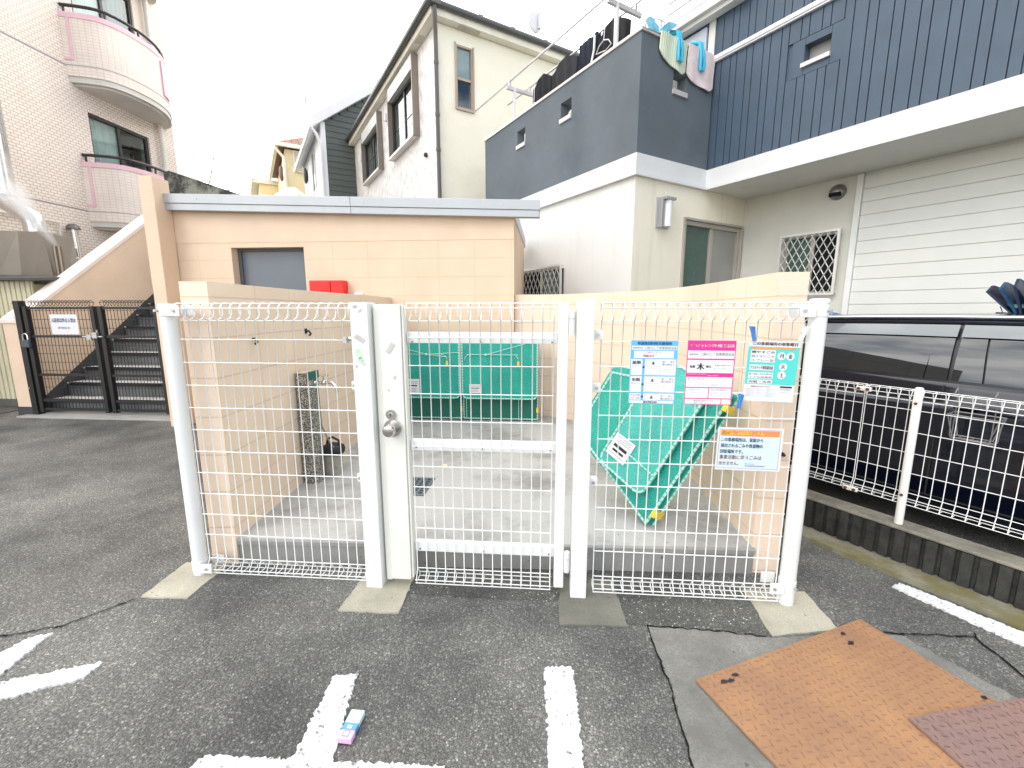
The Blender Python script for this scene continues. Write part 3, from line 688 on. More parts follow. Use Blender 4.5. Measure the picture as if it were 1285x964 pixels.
def d_mag(s, w, h):
    s.rect(0, w, 0, h, MG); s.text('エコチャレンジ回収 集積所', .010, w - .008, .016, .032, WH, fat=.0007)
    s.rect(.004, w - .004, .048, .086, WH, 2); s.text('実施団体名', .012, .052, .062, .070, BK); s.text('二俣川二丁目東部自治会', .060, w - .006, .057, .072, GY)
    s.rect(.004, w - .005, .093, .155, WH, 2); s.text('木', .050, .083, .107, .141, BK, 4, .0016); s.text('毎週', .016, .040, .118, .131, BK, fat=.0006); s.text('曜日', .092, .114, .119, .130, BK, fat=.0006)
    s.text('午前八時までに', .130, w - .012, .114, .122, GY); s.text('出してください', .130, w - .030, .130, .138, RU); s.text('回収日', .055, .08, .096, .100, RU)
    s.text('次のものを出すことができます', .006, .095, .158, .164, WH); s.text('対象の品目', .10, .15, .165, .170, WH)
    s.rect(.004, w - .005, .175, .224, WH, 2); s.text('缶・ペットボトル', .012, .088, .180, .189, GY); s.text('中を洗って出してください', .012, .09, .197, .201, RU); s.text('キャップとラベルははずして資源の袋へ', .012, .165, .210, .216, RU)
    s.rect(.004, .110, .229, .278, WH, 2); s.text('エコキャップ', .010, .068, .233, .241, GY); s.text('洗って袋に入れる', .010, .080, .249, .254, RU)
    s.rect(.114, w - .005, .229, .278, WH, 2); s.text('アルミ付き紙パック', .120, w - .012, .233, .241, GY); s.text('切り開いて束ねる', .120, w - .02, .249, .254, RU); s.text('乾かして出す', .120, w - .04, .259, .264, RU)
    s.rect(.004, .172, .283, h - .003, WH, 2); s.text('株式会社 資源リサイクル', .045, .140, .287, .295, GY); s.text('電話 お問い合わせ', .045, .125, .299, .304, RU); s.rect(.176, w - .005, .283, h - .003, WH, 2)
def d_teal(s, w, h):
    s.rect(0, w, 0, h, WH); s.text('この集積場所の収集曜日', .018, w - .012, .004, .020, BK, fat=.0006)
    s.rect(.0, w, .026, .205, TL, 2); s.rect(.014, w - .014, .027, .037, OR, 3); s.text('朝八時までに出してください', .04, w - .04, .028, .036, YE, 5)
    def lab(z0, z1, lines, big=False):
        s.rect(.012, .124, z0, z1, WH, 3); hh = (z1 - z0) / len(lines)
        for i, t in enumerate(lines): s.text(t, .016, .120, z0 + i * hh + hh * .18, z0 + (i + 1) * hh - hh * .18, BK if (i == 0 and big) else GY, 5, .0004 if i == 0 else 0)
    lab(.042, .100, ['燃やすごみ', '燃えないごみ', 'スプレー缶'], True); lab(.112, .138, ['プラスチック製容器包装']); lab(.148, .178, ['缶・びん・ペットボトル', '小さな金属類']); lab(.183, .201, ['古紙・古布'])
    for x, z, c in ((.152, .068, '月'), (.192, .068, '金'), (.165, .118, '火'), (.163, .158, '土')):
        s.disc(x, z, .0185, WH, 3); s.text(c, x - .009, x + .009, z - .010, z + .010, BK, 5, .0005)
    s.text('収集日をお守りください', .03, .12, .212, .219, RD, 3, .0003)
    for k in range(5): s.text('集積場所はきれいに使いましょう。収集後は出せません', .010, .150, .224 + k * .009, .229 + k * .009, RU, 3)
    s.rect(.164, w - .012, .211, .219, BK, 3); s.text('横浜市資源循環局', .166, w - .016, .224, .230, GY, 3); s.text('分別の問い合わせ', .166, w - .02, .238, .244, RU, 3)
def d_pale(s, w, h):
    s.rect(.008, w - .012, .008, h - .010, PL); s.rect(.014, w - .018, .012, .042, OR, 2)
    s.text('事業系ごみは出せません', .018, .215, .015, .037, YE, 5, .0009)
    for k, (t, x1) in enumerate((('この集積場所は、家庭から', .215), ('排出されるごみや資源物の', .215), ('回収場所です。', .125))): s.text(t, .018, x1, .050 + k * .030, .070 + k * .030, NV, 4, .0006)
    s.text('事業活動に伴うごみは', .016, .215, .138, .160, BR, 4, .0005); s.text('出せません。', .016, .110, .170, .190, BR, 4, .0005)
    s.text('問い合わせ', .14, .185, .178, .184, NV, 4); s.text('資源循環局事務所', .14, .235, .188, .195, NV, 4)
    for x0, x1, z0, z1 in ((.0075, .009, .008, h - .01), (w - .0135, w - .012, .008, h - .01), (.008, w - .012, .0075, .009), (.008, w - .012, h - .0115, h - .010)): s.rect(x0, x1, z0, z1, BR, 3)
make_sign('notice', 'blue and white resource collection notice on the fence, with rows of white boxes', 'notice', sheet_frame(.404, SY, 1.360, .01, .006), .222, .310, paper, d_blue)
make_sign('notice', 'magenta and white notice with one large black character on the fence', 'notice', sheet_frame(.669, SY, 1.361, 0, .004), .223, .310, paper, d_mag)
make_sign('notice', 'teal and white weekly collection calendar held by clothes pegs on the fence', 'notice', sheet_frame(.948, SY - .005, 1.362, 0, .03), .230, .287, paper, d_teal)
make_sign('notice', 'wide pale blue warning notice with orange heading, lowest on the fence', 'notice', sheet_frame(.840, SY - .004, .940, 0, .012), .307, .216, paper, d_pale)
def peg(x, z, rz, mat, lab):
    o = thing('clothes_peg', lab, 'peg', (x, SY - .02, z), 'pegs holding the calendar')
    def T(p):
        c, s_ = math.cos(rz), math.sin(rz); return (x + p[0] * c - p[2] * s_, SY - .012 + p[1], z + p[0] * s_ + p[2] * c)
    for sgn in (-1, 1):
        m = MB(T); m.prism([(-.035, .002), (.0, .003), (.035, .012), (.035, .005), (0, -.004), (-.035, -.004)] if sgn < 0 else [(-.035, -.006), (0, -.006), (.035, -.016), (.035, -.023), (0, -.014), (-.035, -.012)], 0, -.006, .006)
        # profile is (z, y): swap into the peg frame
        m.v = [Vector(T((sgn * .0, q[1], q[0]))) + Vector((dx, 0, 0)) for dx, q in zip([-.007] * 6 + [.007] * 6, ([(-.035, .002), (.0, .003), (.035, .012), (.035, .005), (0, -.004), (-.035, -.004)] if sgn < 0 else [(-.035, -.006), (0, -.006), (.035, -.016), (.035, -.023), (0, -.014), (-.035, -.012)]) * 2)]
        part('jaw', m, mat, o, bevel=.001)
    m = MB(T); m.cyl((-.009, -.005, 0), (.009, -.005, 0), .004, n=8); part('spring', m, chrome, o)
peg_blue = M('blue peg plastic', (.05, .22, .60), .35, var=.1); peg_white = M('white peg plastic', (.8, .8, .8), .35)
peg(.957, 1.395, .25, peg_blue, 'blue clothes peg tilted over the top corner of the teal calendar')
peg(1.180, 1.395, -.35, peg_white, 'white clothes peg clipped to the top of the teal calendar')
peg(.925, 1.073, -.08, peg_blue, 'blue clothes peg hanging at the lower corner of the teal calendar')

# ================================================================== THINGS INSIDE THE ENCLOSURE
net = net_mat('teal net fabric', (.014, .42, .33), (.007, .21, .165)); net_shade = net_mat('shaded teal net fabric', (.006, .17, .115), (.004, .10, .07)); net_lite = net_mat('light teal net fabric', (.075, .55, .47), (.025, .30, .25))
trim_hook = M('dark iron', (.03, .026, .022), .6, .3)
pipe_w = M('white piping', (.46, .70, .63), .6, var=.1, vs=60); pipe_g = M('green piping', (.16, .50, .41), .6, var=.1, vs=60); tab_y = M('yellow tab', (.85, .60, .03), .5)
def rope(mb, pts, r, step=.011):
    """two-coloured binding: short white and green lengths in turn"""
    P = [Vector(p) for p in pts]; k = 0
    for a, b in zip(P, P[1:]):
        d = (b - a).length; n = max(1, int(d / step))
        for i in range(n):
            mb.cyl(a + (b - a) * (i / n), a + (b - a) * ((i + .98) / n), r, n=6, m=0 if k % 3 else 1); k += 1
def rrect(x0, x1, z0, z1, r, n=5, corners='abcd'):
    out = []
    for (cx, cz, a0, key) in ((x1 - r, z0 + r, -90, 'a'), (x1 - r, z1 - r, 0, 'b'), (x0 + r, z1 - r, 90, 'c'), (x0 + r, z0 + r, 180, 'd')):
        if key in corners: out += [(cx + r * math.cos(R(a0 + 90 * i / n)), cz + r * math.sin(R(a0 + 90 * i / n))) for i in range(n + 1)]
        else: out.append(((x1 if key in 'ab' else x0), (z0 if key in 'ad' else z1)))
    return out
tag_ink = [paper, ink, ink_rule]
def paper_tag(mb, x0, x1, z0, z1, y):
    mb.box(x0, x1, y, y + .002, z0, z1, 0); w, h = x1 - x0, z1 - z0
    mb.box(x0 + .12 * w, x0 + .82 * w, y - .001, y - .0002, z0 + .52 * h, z0 + .60 * h, 1)
    for f in (.80, .70, .36, .26, .16): mb.box(x0 + .1 * w, x0 + (.9 if f > .5 else .75) * w, y - .001, y - .0002, z0 + f * h, z0 + (f + .035) * h, 2)
def folded_box(x0, x1, lab, inner, tagr, cords, flip):
    o = thing('folding_net_box', lab, 'net box', ((x0 + x1) / 2, 5.22, .16), 'folded net boxes against the back wall')
    m = MB(); m.box(x0, x1, 5.19, 5.31, .175, 1.195); part('body', m, net_shade, o, bevel=.012)  # darker net: shade of the recess below the flap is put into its colour
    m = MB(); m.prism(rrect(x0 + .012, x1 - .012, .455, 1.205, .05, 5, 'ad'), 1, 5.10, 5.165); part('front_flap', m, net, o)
    m = MB()
    b = rrect(x0 + .012, x1 - .012, .455, 1.205, .05, 5, 'ad'); b3 = [(q[0], 5.098, q[1]) for q in b]; b3.append(b3[0]); rope(m, b3, .0085)
    for q in ((x0 + .006, .18), (x1 - .006, .18)): rope(m, [(q[0], 5.186, .18), (q[0], 5.186, 1.19)], .008)
    rope(m, [(x0, 5.186, .185), (x1, 5.186, .185)], .009)
    i3 = [(q[0], 5.096, q[1]) for q in rrect(inner[0], inner[1], .47, .985, .07, 5, 'bc')]; rope(m, i3[1:-1] if True else i3, .0045)
    for q in inner: rope(m, [(q, 5.188, .19), (q, 5.188, .44)], .005)
    part('piping', m, [pipe_w, pipe_g], o)
    m = MB()
    for c in cords: m.tube(c, .004, 5)
    m.ball((cords[0][1][0], 5.085, cords[0][1][2]), .016, 6); part('cord', m, pipe_w, o)
    m = MB()
    for x, z, y in ((inner[1] if not flip else inner[0] + .01, .88, 5.092), (x1 - .006, .30, 5.178)): m.box(x - .013, x + .013, y - .006, y, z - .028, z + .028)
    part('tab', m, tab_y, o)
    m = MB(); paper_tag(m, *tagr, 5.086); part('paper_tag', m, tag_ink, o)
folded_box(-1.925, -1.035, 'teal folded net box at the back wall, with the larger paper tag', (-1.86, -1.19), (-1.70, -1.535, .50, .685), [[(-1.72, 5.09, 1.06), (-1.44, 5.085, .985), (-1.19, 5.09, .955)], [(-1.44, 5.088, .985), (-1.05, 5.09, 1.01)]], False)
folded_box(-1.02, -.10, 'teal folded net box at the back wall with the smaller paper tag', (-.98, -.335), (-.925, -.775, .52, .63), [[(-.11, 5.09, 1.16), (-.72, 5.085, .985), (-.95, 5.09, .985)], [(-.72, 5.088, .985), (-.34, 5.088, .985)]], False)

# box standing on one corner against the right wall
A = Vector((.632, 2.594, .165)); B = Vector((1.105, 2.60, 1.018)); D = Vector((.187, 3.318, .577))
ex = (B - A).normalized(); nn_ = ex.cross(D - A).normalized()
if nn_.y > 0: nn_ = -nn_
ey = nn_.cross(ex).normalized()
if ey.dot(D - A) < 0: ey = -ey
la = (B - A).length; sk = (D - A).dot(ex); lb = (D - A).dot(ey)
def TB(p): return A + ex * p[0] + nn_ * (-p[1]) + ey * p[2]     # y grows away from the camera
tb = thing('folding_net_box', 'large teal folded net box standing on one corner against the curved wall', 'net box', A)
cpt = (la * .60 + sk, lb)
mid = ((cpt[0] + la) / 2 + .02, lb * .5 + .03)
outline = [(.012, 0), (la - .01, 0), (la, .02), mid, (cpt[0] + .02, lb * .985), (cpt[0] - .02, lb), (sk + .015, lb), (sk, lb * .98), (0, .012)]
inset = [(.016, .012), (la * .985, .012), (mid[0] - .05, mid[1] - .05), (cpt[0] - .03, lb * .93), (sk + .04, lb * .93)]
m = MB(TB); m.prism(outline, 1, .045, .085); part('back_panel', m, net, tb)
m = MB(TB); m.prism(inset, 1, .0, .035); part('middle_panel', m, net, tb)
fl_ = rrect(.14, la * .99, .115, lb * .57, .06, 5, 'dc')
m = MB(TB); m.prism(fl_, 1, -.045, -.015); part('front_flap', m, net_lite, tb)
m = MB(TB); closed = lambda q: q + [q[0]]
rope(m, [(q[0], -.047, q[1]) for q in closed(fl_)], .008)
rope(m, [(q[0], .0, q[1]) for q in closed(inset)], .0085)
rope(m, [(q[0], .065, q[1]) for q in closed(outline)], .0095)
rope(m, [(la * .30, -.048, .10), (la * .32, -.048, lb * .59)], .005)
part('piping', m, [pipe_w, pipe_g], tb)
m = MB(TB)
for x in (.10, la * .90): m.box(x - .022, x + .022, -.016, .08, -.016, .012)
part('tab', m, tab_y, tb)
m = MB(TB); m.box(.22, .38, -.053, -.0505, lb * .36, lb * .55, 0); m.box(.26, .275, -.0545, -.0535, lb * .40, lb * .51, 1); m.box(.29, .31, -.0545, -.0535, lb * .39, lb * .52, 1)
for x in (.24, .33, .345, .36): m.box(x, x + .004, -.0545, -.0535, lb * .385, lb * .53, 2)
part('paper_tag', m, tag_ink, tb)

for x, y, z, lab in ((-1.875, 2.62, 1.325, 'small dark hook in the straight peach wall, nearer the round fence post'), (-1.915, 3.33, 1.34, 'small dark hook in the straight peach wall, nearer the gate')):
    m = MB(); m.tube([(x - .02, y, z), (x + .03, y, z), (x + .045, y, z - .02), (x + .03, y, z - .035)], .008, 6); m.box(x - .01, x + .005, y - .018, y + .018, z - .02, z + .02); solo('wall_hook', m, trim_hook, lab, 'hook', 'hooks in the enclosure wall')
for z, lab in ((1.28, 'upper small dark bolt in the end of the curved wall'), (.72, 'lower small dark bolt in the end of the curved wall')):
    m = MB(); m.cyl((1.30, 2.425, z), (1.30, 2.40, z), .012, n=8); m.cyl((1.30, 2.40, z), (1.30, 2.385, z), .008, n=6); solo('wall_bolt', m, trim_hook, lab, 'bolt', 'bolts in the wall end')
# tap post
tp = thing('tap_post', 'speckled stone tap post with a chrome tap, standing inside the enclosure', 'water tap', (-1.83, 3.17, .16))
m = MB(); m.prism([(-1.892, 3.10), (-1.778, 3.10), (-1.778, 3.225), (-1.892, 3.225)], 2, .155, 1.03)
part('post', m, speck_mat('terrazzo', (.50, .48, .42), (.16, .15, .125), (.035, .033, .03)), tp, bevel=.006)
m = MB(); m.box(-1.80, -1.774, 3.095, 3.23, .985, 1.045, 0); m.box(-1.895, -1.80, 3.095, 3.23, 1.031, 1.04, 1)
part('cap', m, [M('green cap', (.02, .12, .085), .5), M('sand cap', (.55, .46, .33), .7)], tp, bevel=.004)
m = MB(); m.cyl((-1.778, 3.16, .955), (-1.70, 3.16, .955), .013, n=12); m.cyl((-1.785, 3.16, .955), (-1.765, 3.16, .955), .026, n=14); m.ball((-1.70, 3.16, .957), .021, 8)
m.tube([(-1.70, 3.16, .957), (-1.66, 3.15, .962), (-1.62, 3.135, .957), (-1.59, 3.12, .93), (-1.575, 3.115, .89)], [.015, .013, .012, .011, .012], 10)
m.cyl((-1.70, 3.16, .97), (-1.70, 3.16, 1.01), .008, n=8); m.tube([(-1.735, 3.16, 1.012), (-1.665, 3.16, 1.012)], .007, 8); m.tube([(-1.70, 3.125, 1.012), (-1.70, 3.195, 1.012)], .007, 8)
part('tap', m, chrome, tp, smooth=True)
m = MB(); m.tube([(-1.775, 3.20, .90), (-1.773, 3.21, .60), (-1.745, 3.24, .48), (-1.715, 3.27, .40)], .006, 6); part('hose', m, M('brown hose', (.25, .19, .13), .5), tp, smooth=True)
hb = thing('scrub_bucket', 'small clear tub with black lid at the foot of the tap post', 'tub', (-1.76, 3.33, .16))
m = MB(); m.loft([[(-1.755 + r * sx, 3.32 + .8 * r * sy, z) for sx, sy in ((-1, -1), (0, -1.12), (1, -1), (1.1, 0), (1, 1), (0, 1.1), (-1, 1), (-1.1, 0))] for r, z in ((.048, .162), (.058, .22), (.062, .30), (.064, .345))]); part('tub', m, M('cloudy plastic', (.36, .34, .29), .35, var=.25, vs=25), hb, smooth=50)
m = MB(); m.loft([[(-1.755 + r * sx, 3.32 + .85 * r * sy, z) for sx, sy in ((-1, -1), (0, -1.12), (1, -1), (1.1, 0), (1, 1), (0, 1.1), (-1, 1), (-1.1, 0))] for r, z in ((.074, .335), (.078, .37), (.07, .40), (.03, .425))]); m.tube([(-1.80, 3.32, .41), (-1.79, 3.32, .46), (-1.75, 3.32, .475), (-1.70, 3.32, .45), (-1.69, 3.32, .40)], .010, 7); m.box(-1.845, -1.815, 3.26, 3.36, .18, .38)
part('lid', m, dark_rubber, hb, smooth=50)
dg = thing('drain_grate', 'dark slotted drain grate set in the enclosure floor', 'drain', (-.98, 3.1, .16))
m = MB(); gm = M('grate plastic', (.11, .135, .155), .5, var=.15)
x0, x1, y0, y1 = -1.09, -.885, 2.94, 3.275
m.box(x0, x1, y0, y0 + .022, .155, .169); m.box(x0, x1, y1 - .022, y1, .155, .169); m.box(x0, x0 + .022, y0 + .022, y1 - .022, .155, .169); m.box(x1 - .022, x1, y0 + .022, y1 - .022, .155, .169)
for k in range(1, 7): yy = y0 + .022 + (y1 - y0 - .044) * k / 7; m.box(x0 + .022, x1 - .022, yy - .006, yy + .006, .155, .168)
for k in range(1, 4): xx = x0 + .022 + (x1 - x0 - .044) * k / 4; m.box(xx - .008, xx + .008, y0 + .022, y1 - .022, .155, .1685)
part('grille', m, gm, dg)
m = MB(); m.box(x0 + .01, x1 - .01, y0 + .01, y1 - .01, .1605, .162); part('sump', m, dark_rubber, dg)
m = MB(); m.ball((-.873, 3.548, .172), .020, 8, 0, (1.4, .9, .62)); solo('nutshell', m, M('nutshell', (.70, .62, .42), .6, var=.1, vs=40), 'pale nutshell lying on the enclosure floor beyond the drain', 'nutshell', smooth=True)
m = MB()
for (x, y, r) in ((-.33, 4.05, .012), (.86, 2.92, .012), (1.03, 3.25, .014)): m.ball((x, y, .166), r, 5, 0, (1.2, .9, .55))
struct('litter', m, M('bits', (.7, .68, .6), .7, var=.2), 'stuff')
lf_m = M('dry leaf', (.16, .10, .045), .8, var=.4, vs=20)
m = MB()
for k in range(70):
    x = random.uniform(-.75, 1.05); y = 2.19 + random.gauss(.02, .012) + .06 * (x + .7) / 1.9; a = random.uniform(0, 6.3); r = random.uniform(.004, .014)
    m.add([(x + r * math.cos(a), y + r * math.sin(a), .012), (x - r * .4 * math.sin(a), y + r * .4 * math.cos(a), .016 + r * .4), (x - r * math.cos(a), y - r * math.sin(a), .012), (x + r * .4 * math.sin(a), y - r * .4 * math.cos(a), .018)], [(0, 1, 2, 3)], 0 if k % 3 else 1)
struct('moss_litter', m, [M('moss', (.035, .055, .018), .9, var=.4, vs=30), lf_m], 'stuff')

# small box on the asphalt
sb = thing('pocket_box', 'little upright-lettered pastel box, pale blue to pink, lying beside the painted line', 'small box', (-.688, 1.295, .009))
sb['label'] = 'little pastel box, pale blue to pink, lying flat beside the painted line'
def TP(p): c, s_ = math.cos(-.03), math.sin(-.03); return (-.688 + p[0] * c - p[1] * s_, 1.295 + p[0] * s_ + p[1] * c, .004 + p[2])
m = MB(TP); m.box(-.026, .026, .004, .056, .002, .022, 0); m.box(-.026, .026, -.024, .004, .002, .022, 1); part('carton', m, [M('ice blue card', (.52, .74, .80), .4, var=.06, vs=60), M('blue card', (.10, .30, .66), .4)], sb, bevel=.0015)
m = MB(TP); m.box(-.0275, .0275, -.058, -.024, .001, .0235, 0); part('lid', m, M('pink card', (.74, .42, .72), .4), sb, bevel=.003)
m = MB(TP); m.box(-.011, .013, -.050, -.028, .0236, .0243, 0); m.box(-.007, .009, -.046, -.032, .0244, .0249, 1); m.box(-.008, .008, -.018, -.006, .0222, .0229, 1); part('printing', m, [M('blue print', (.22, .25, .60), .4), ink_white], sb)

# ================================================================== STEEL PLATES
def plate(name, o, ax, lx, ly, z, mats, lab):
    ax = Vector((*ax, 0)).normalized(); ay = Vector((ax.y, -ax.x, 0)); o = Vector((*o, z))
    def T(p): return o + ax * p[0] + ay * p[1] + Vector((0, 0, p[2]))
    m = MB(T); m.box(0, lx, 0, ly, 0, .009, 0); p = .032; k = 0
    nx, ny = int(lx / p), int(ly / p)
    for i in range(nx):
        for j in range(ny):
            cx, cy = (i + .5) * lx / nx, (j + .5) * ly / ny; h = .0125; w = .0032; a = 0 if (i + j) % 2 else math.pi / 2; a += .3
            c, s_ = math.cos(a), math.sin(a)
            q = [(-h, 0), (-h * .4, w), (h * .4, w), (h, 0), (h * .4, -w), (-h * .4, -w)]; t = [(-h * .7, 0), (-h * .3, w * .4), (h * .3, w * .4), (h * .7, 0), (h * .3, -w * .4), (-h * .3, -w * .4)]
            m.loft([[(cx + x * c - y * s_, cy + x * s_ + y * c, .0085) for x, y in q], [(cx + x * c - y * s_, cy + x * s_ + y * c, .0112) for x, y in t]], 2)
    for (x, y) in holes_of[name]:
        n = 9; m.add([(x + random.uniform(.005, .015) * math.cos(6.283 * i / n) * 1.5, y + random.uniform(.005, .013) * math.sin(6.283 * i / n), .0116) for i in range(n)], [tuple(range(n))], 1)
    return solo('steel_plate', m, mats, lab, 'steel plate')
holes_of = {'a': [(.80, .09), (.83, .04), (.17, .04), (.13, .055), (.10, .05), (.985, .46)], 'b': []}
rust1 = rust_mat('orange rust plate', (.40, .22, .105), (.27, .15, .09), (.19, .115, .085)); rust2 = rust_mat('brown rust plate', (.27, .165, .135), (.22, .15, .14), (.13, .075, .055))
plate('a', (.622, 1.600), (.906, .423), 1.012, 1.25, .009, [rust1, dark_rubber, rust_mat('orange rust treads', (.30, .165, .09), (.23, .13, .08), (.14, .085, .065))], 'orange rusted checker plate lying on the pavement, large and lower')
plate('b', (1.338, 1.478), (.972, .235), .95, 1.1, .022, [rust2, dark_rubber, rust_mat('brown rust treads', (.17, .10, .085), (.14, .095, .09), (.09, .055, .045))], 'purplish brown rusted checker plate overlapping the orange one')

# ================================================================== RIGHT: LOW WALL, FENCE, CAR   (frame: t towards the camera side, w away to the right)
AZ = R(-35.6)
U = Vector((math.sin(AZ), math.cos(AZ), 0)); V = Vector((math.cos(AZ), -math.sin(AZ), 0))
def TW(p): return -U * p[0] + V * p[1] + Vector((0, 0, p[2]))
m = MB(TW); m.box(-1.95, 1.8, 3.03, 3.20, -.02, .03); struct('kerb_strip', m, kerb_m)
lw = thing('block_kerb_wall', 'low dark ribbed block wall under the low fence beside the car', 'low wall', TW((-.2, 3.26, 0)))
m = MB(TW); m.box(-1.95, 1.8, 3.20, 3.31, 0, .225); x = -1.95
while x < 1.8:
    n = 6
    r0 = [(x + .003, 3.20 + .001, .031), (x + .062, 3.20 + .001, .031), (x + .062, 3.201, .224), (x + .008, 3.201, .224)]
    y = [3.178 + random.uniform(-.006, .006) for _ in range(4)]
    m.loft([r0, [(x + .012, y[0], .034), (x + .058, y[1], .034), (x + .058, y[2], .222), (x + .012, y[3], .222)]], 0); x += .0705
part('block', m, block_dark, lw)
m = MB(TW); m.box(-1.95, 1.8, 3.175, 3.32, .226, .246); part('coping', m, cap_m, lw, bevel=.008)
fw = thing('low_mesh_fence', 'low white mesh fence with rust-stained clamps, on the ribbed block wall', 'fence', TW((-.5, 3.25, .245)))
def lowpanel(t0, t1):
    m = MB(TW); n = round((t1 - t0) / .0525); y = 3.262
    for i in range(n + 1):
        x = t0 + (t1 - t0) * i / n
        m.tube([(x, y + .03, .375), (x, y - .03, .375), (x, y, .435), (x, y, .985), (x, y - .03, 1.045), (x, y + .03, 1.045), (x, y + .004, .99)], .0024, 5)
    for z in (.435, .555, .675, .80, .93, .985): m.tube([(t0, y + .004, z), (t1, y + .004, z)], .0024, 5)
    for dy, z in ((-.032, 1.047), (.032, 1.047), (0, 1.015), (-.032, .373), (.032, .373), (-.016, .405)): m.tube([(t0, y + dy, z), (t1, y + dy, z)], .0024, 5)
    return m
for t0, t1 in ((-1.93, -1.150), (-1.140, 1.10)): part('mesh_panel', lowpanel(t0, t1), white_wire, fw, smooth=60)
for t in (-.888, 1.12):
    m = MB(TW); m.tube([(t, 3.232, .246), (t, 3.232, 1.060), (t, 3.232, 1.070)], [.021, .021, .015], 14); pp = part('post', m, old_white, fw, smooth=True)
    m = MB(TW)
    for z in (.98, .43): m.cyl((t, 3.212, z), (t, 3.203, z), .0085, n=6)
    part('bolt', m, rust_spot, pp)
for z in (1.025, .375):
    m = MB(TW); m.box(-1.185, -1.105, 3.215, 3.235, z - .013, z + .013); cl = part('clamp', m, old_white, fw, bevel=.004)
    m = MB(TW)
    for t in (-1.168, -1.122): m.cyl((t, 3.215, z), (t, 3.206, z), .0095, n=6)
    part('bolt', m, rust_spot, cl)
# wire basket hooked over the fence
bw = M('dull wire', (.30, .29, .30), .4, .6)
m = MB(TW); y0, y1, t0, t1 = 3.31, 3.44, -.775, -.575
ringp = lambda z, g: [(t0 + g, y0 + g * .4, z), (t1 - g, y0 + g * .4, z), (t1 - g * .2, (y0 + y1) / 2, z), (t1 - g, y1 - g, z), (t0 + g, y1 - g, z), (t0 + g * .2, (y0 + y1) / 2, z)]
m.tube(ringp(.93, 0), .0034, 6, closed=True); m.tube(ringp(.80, .03), .003, 6, closed=True); m.tube(ringp(.79, .045), .003, 6, closed=True)
for a, b in zip(ringp(.93, 0), ringp(.80, .03)): m.tube([a, b], .0026, 5)
for f in (.25, .5, .75): m.tube([(t0 + (t1 - t0) * f, y0 + .012, .80), (t0 + (t1 - t0) * f, y1 - .03, .80)], .0026, 5)
for t in (t0 + .03, t1 - .02): m.tube([(t, y0, .80), (t, y0, 1.06), (t, y0 - .025, 1.085), (t, y0 - .06, 1.06)], .0028, 5)
solo('wire_basket', m, bw, 'small dull wire basket hooked over the low white fence', 'basket', smooth=60)

# ------------------------------------------------------------------ car (t = length, front towards +t)
CW, CC = .855, 4.60
body_m = M('midnight blue car paint', (.003, .0045, .011), .10, 0, .55, var=.05, coat=.25)
trim_m = M('black car trim', (.008, .008, .009), .3, var=.05)
cglass = bpy.data.materials.new('tinted car glass'); cglass.use_nodes = True
_b = cglass.node_tree.nodes['Principled BSDF']; _b.inputs['Base Color'].default_value = (.006, .010, .014, 1); _b.inputs['Roughness'].default_value = .02; _b.inputs['Specular IOR Level'].default_value = .9; _b.inputs['IOR'].default_value = 1.55
cglass2 = glass('clear car glass', (.42, .50, .50), .16)
visor_m = M('smoke visor plastic', (.10, .12, .135), .08, 0, .7, var=.05, coat=1)
car = thing('parked_car', 'dark blue parked car with roof rails behind the low white fence', 'car', TW((-.8, CC, 0)))
def TC(p): return TW((p[0], CC + p[1], p[2]))
T0, T1 = -3.05, 1.55
def halfw(t):
    a = max(0, (T0 + .75 - t) / .75); b = max(0, (t - (T1 - .8)) / .8)
    return CW * (1 - .20 * a ** 2.2 - .24 * b ** 2.2)
def belt(t): return 1.062 - .013 * (t + 1.6) - (.20 * max(0, (t - .62) / .9) ** 1.3 if t > .62 else 0)
m = MB(TC); rings = []
ts = [T0, T0 + .04, T0 + .12, T0 + .3, T0 + .6, -2.0, -1.6, -1.2, -.9, -.5, -.1, .3, .6, .85, 1.1, 1.3, 1.45, 1.52, T1]
for t in ts:
    h = halfw(t); e = .86 if t in (T0, T1) else (.95 if t in (T0 + .04, 1.52) else 1); bz = belt(t); h *= e
    prof_ = [(.80, .20), (.965, .235), (.985, .33), (.975, .50), (.985, .66), (1.0, .80), (.992, .885), (.965, .915), (.955, bz - .05), (.935, bz - .008), (.90, bz)]
    ring = [(t, -h * a, z) for a, z in prof_] + [(t, h * a, z) for a, z in reversed(prof_)]
    rings.append(ring)
m.loft(rings); part('body', m, body_m, car, smooth=32)
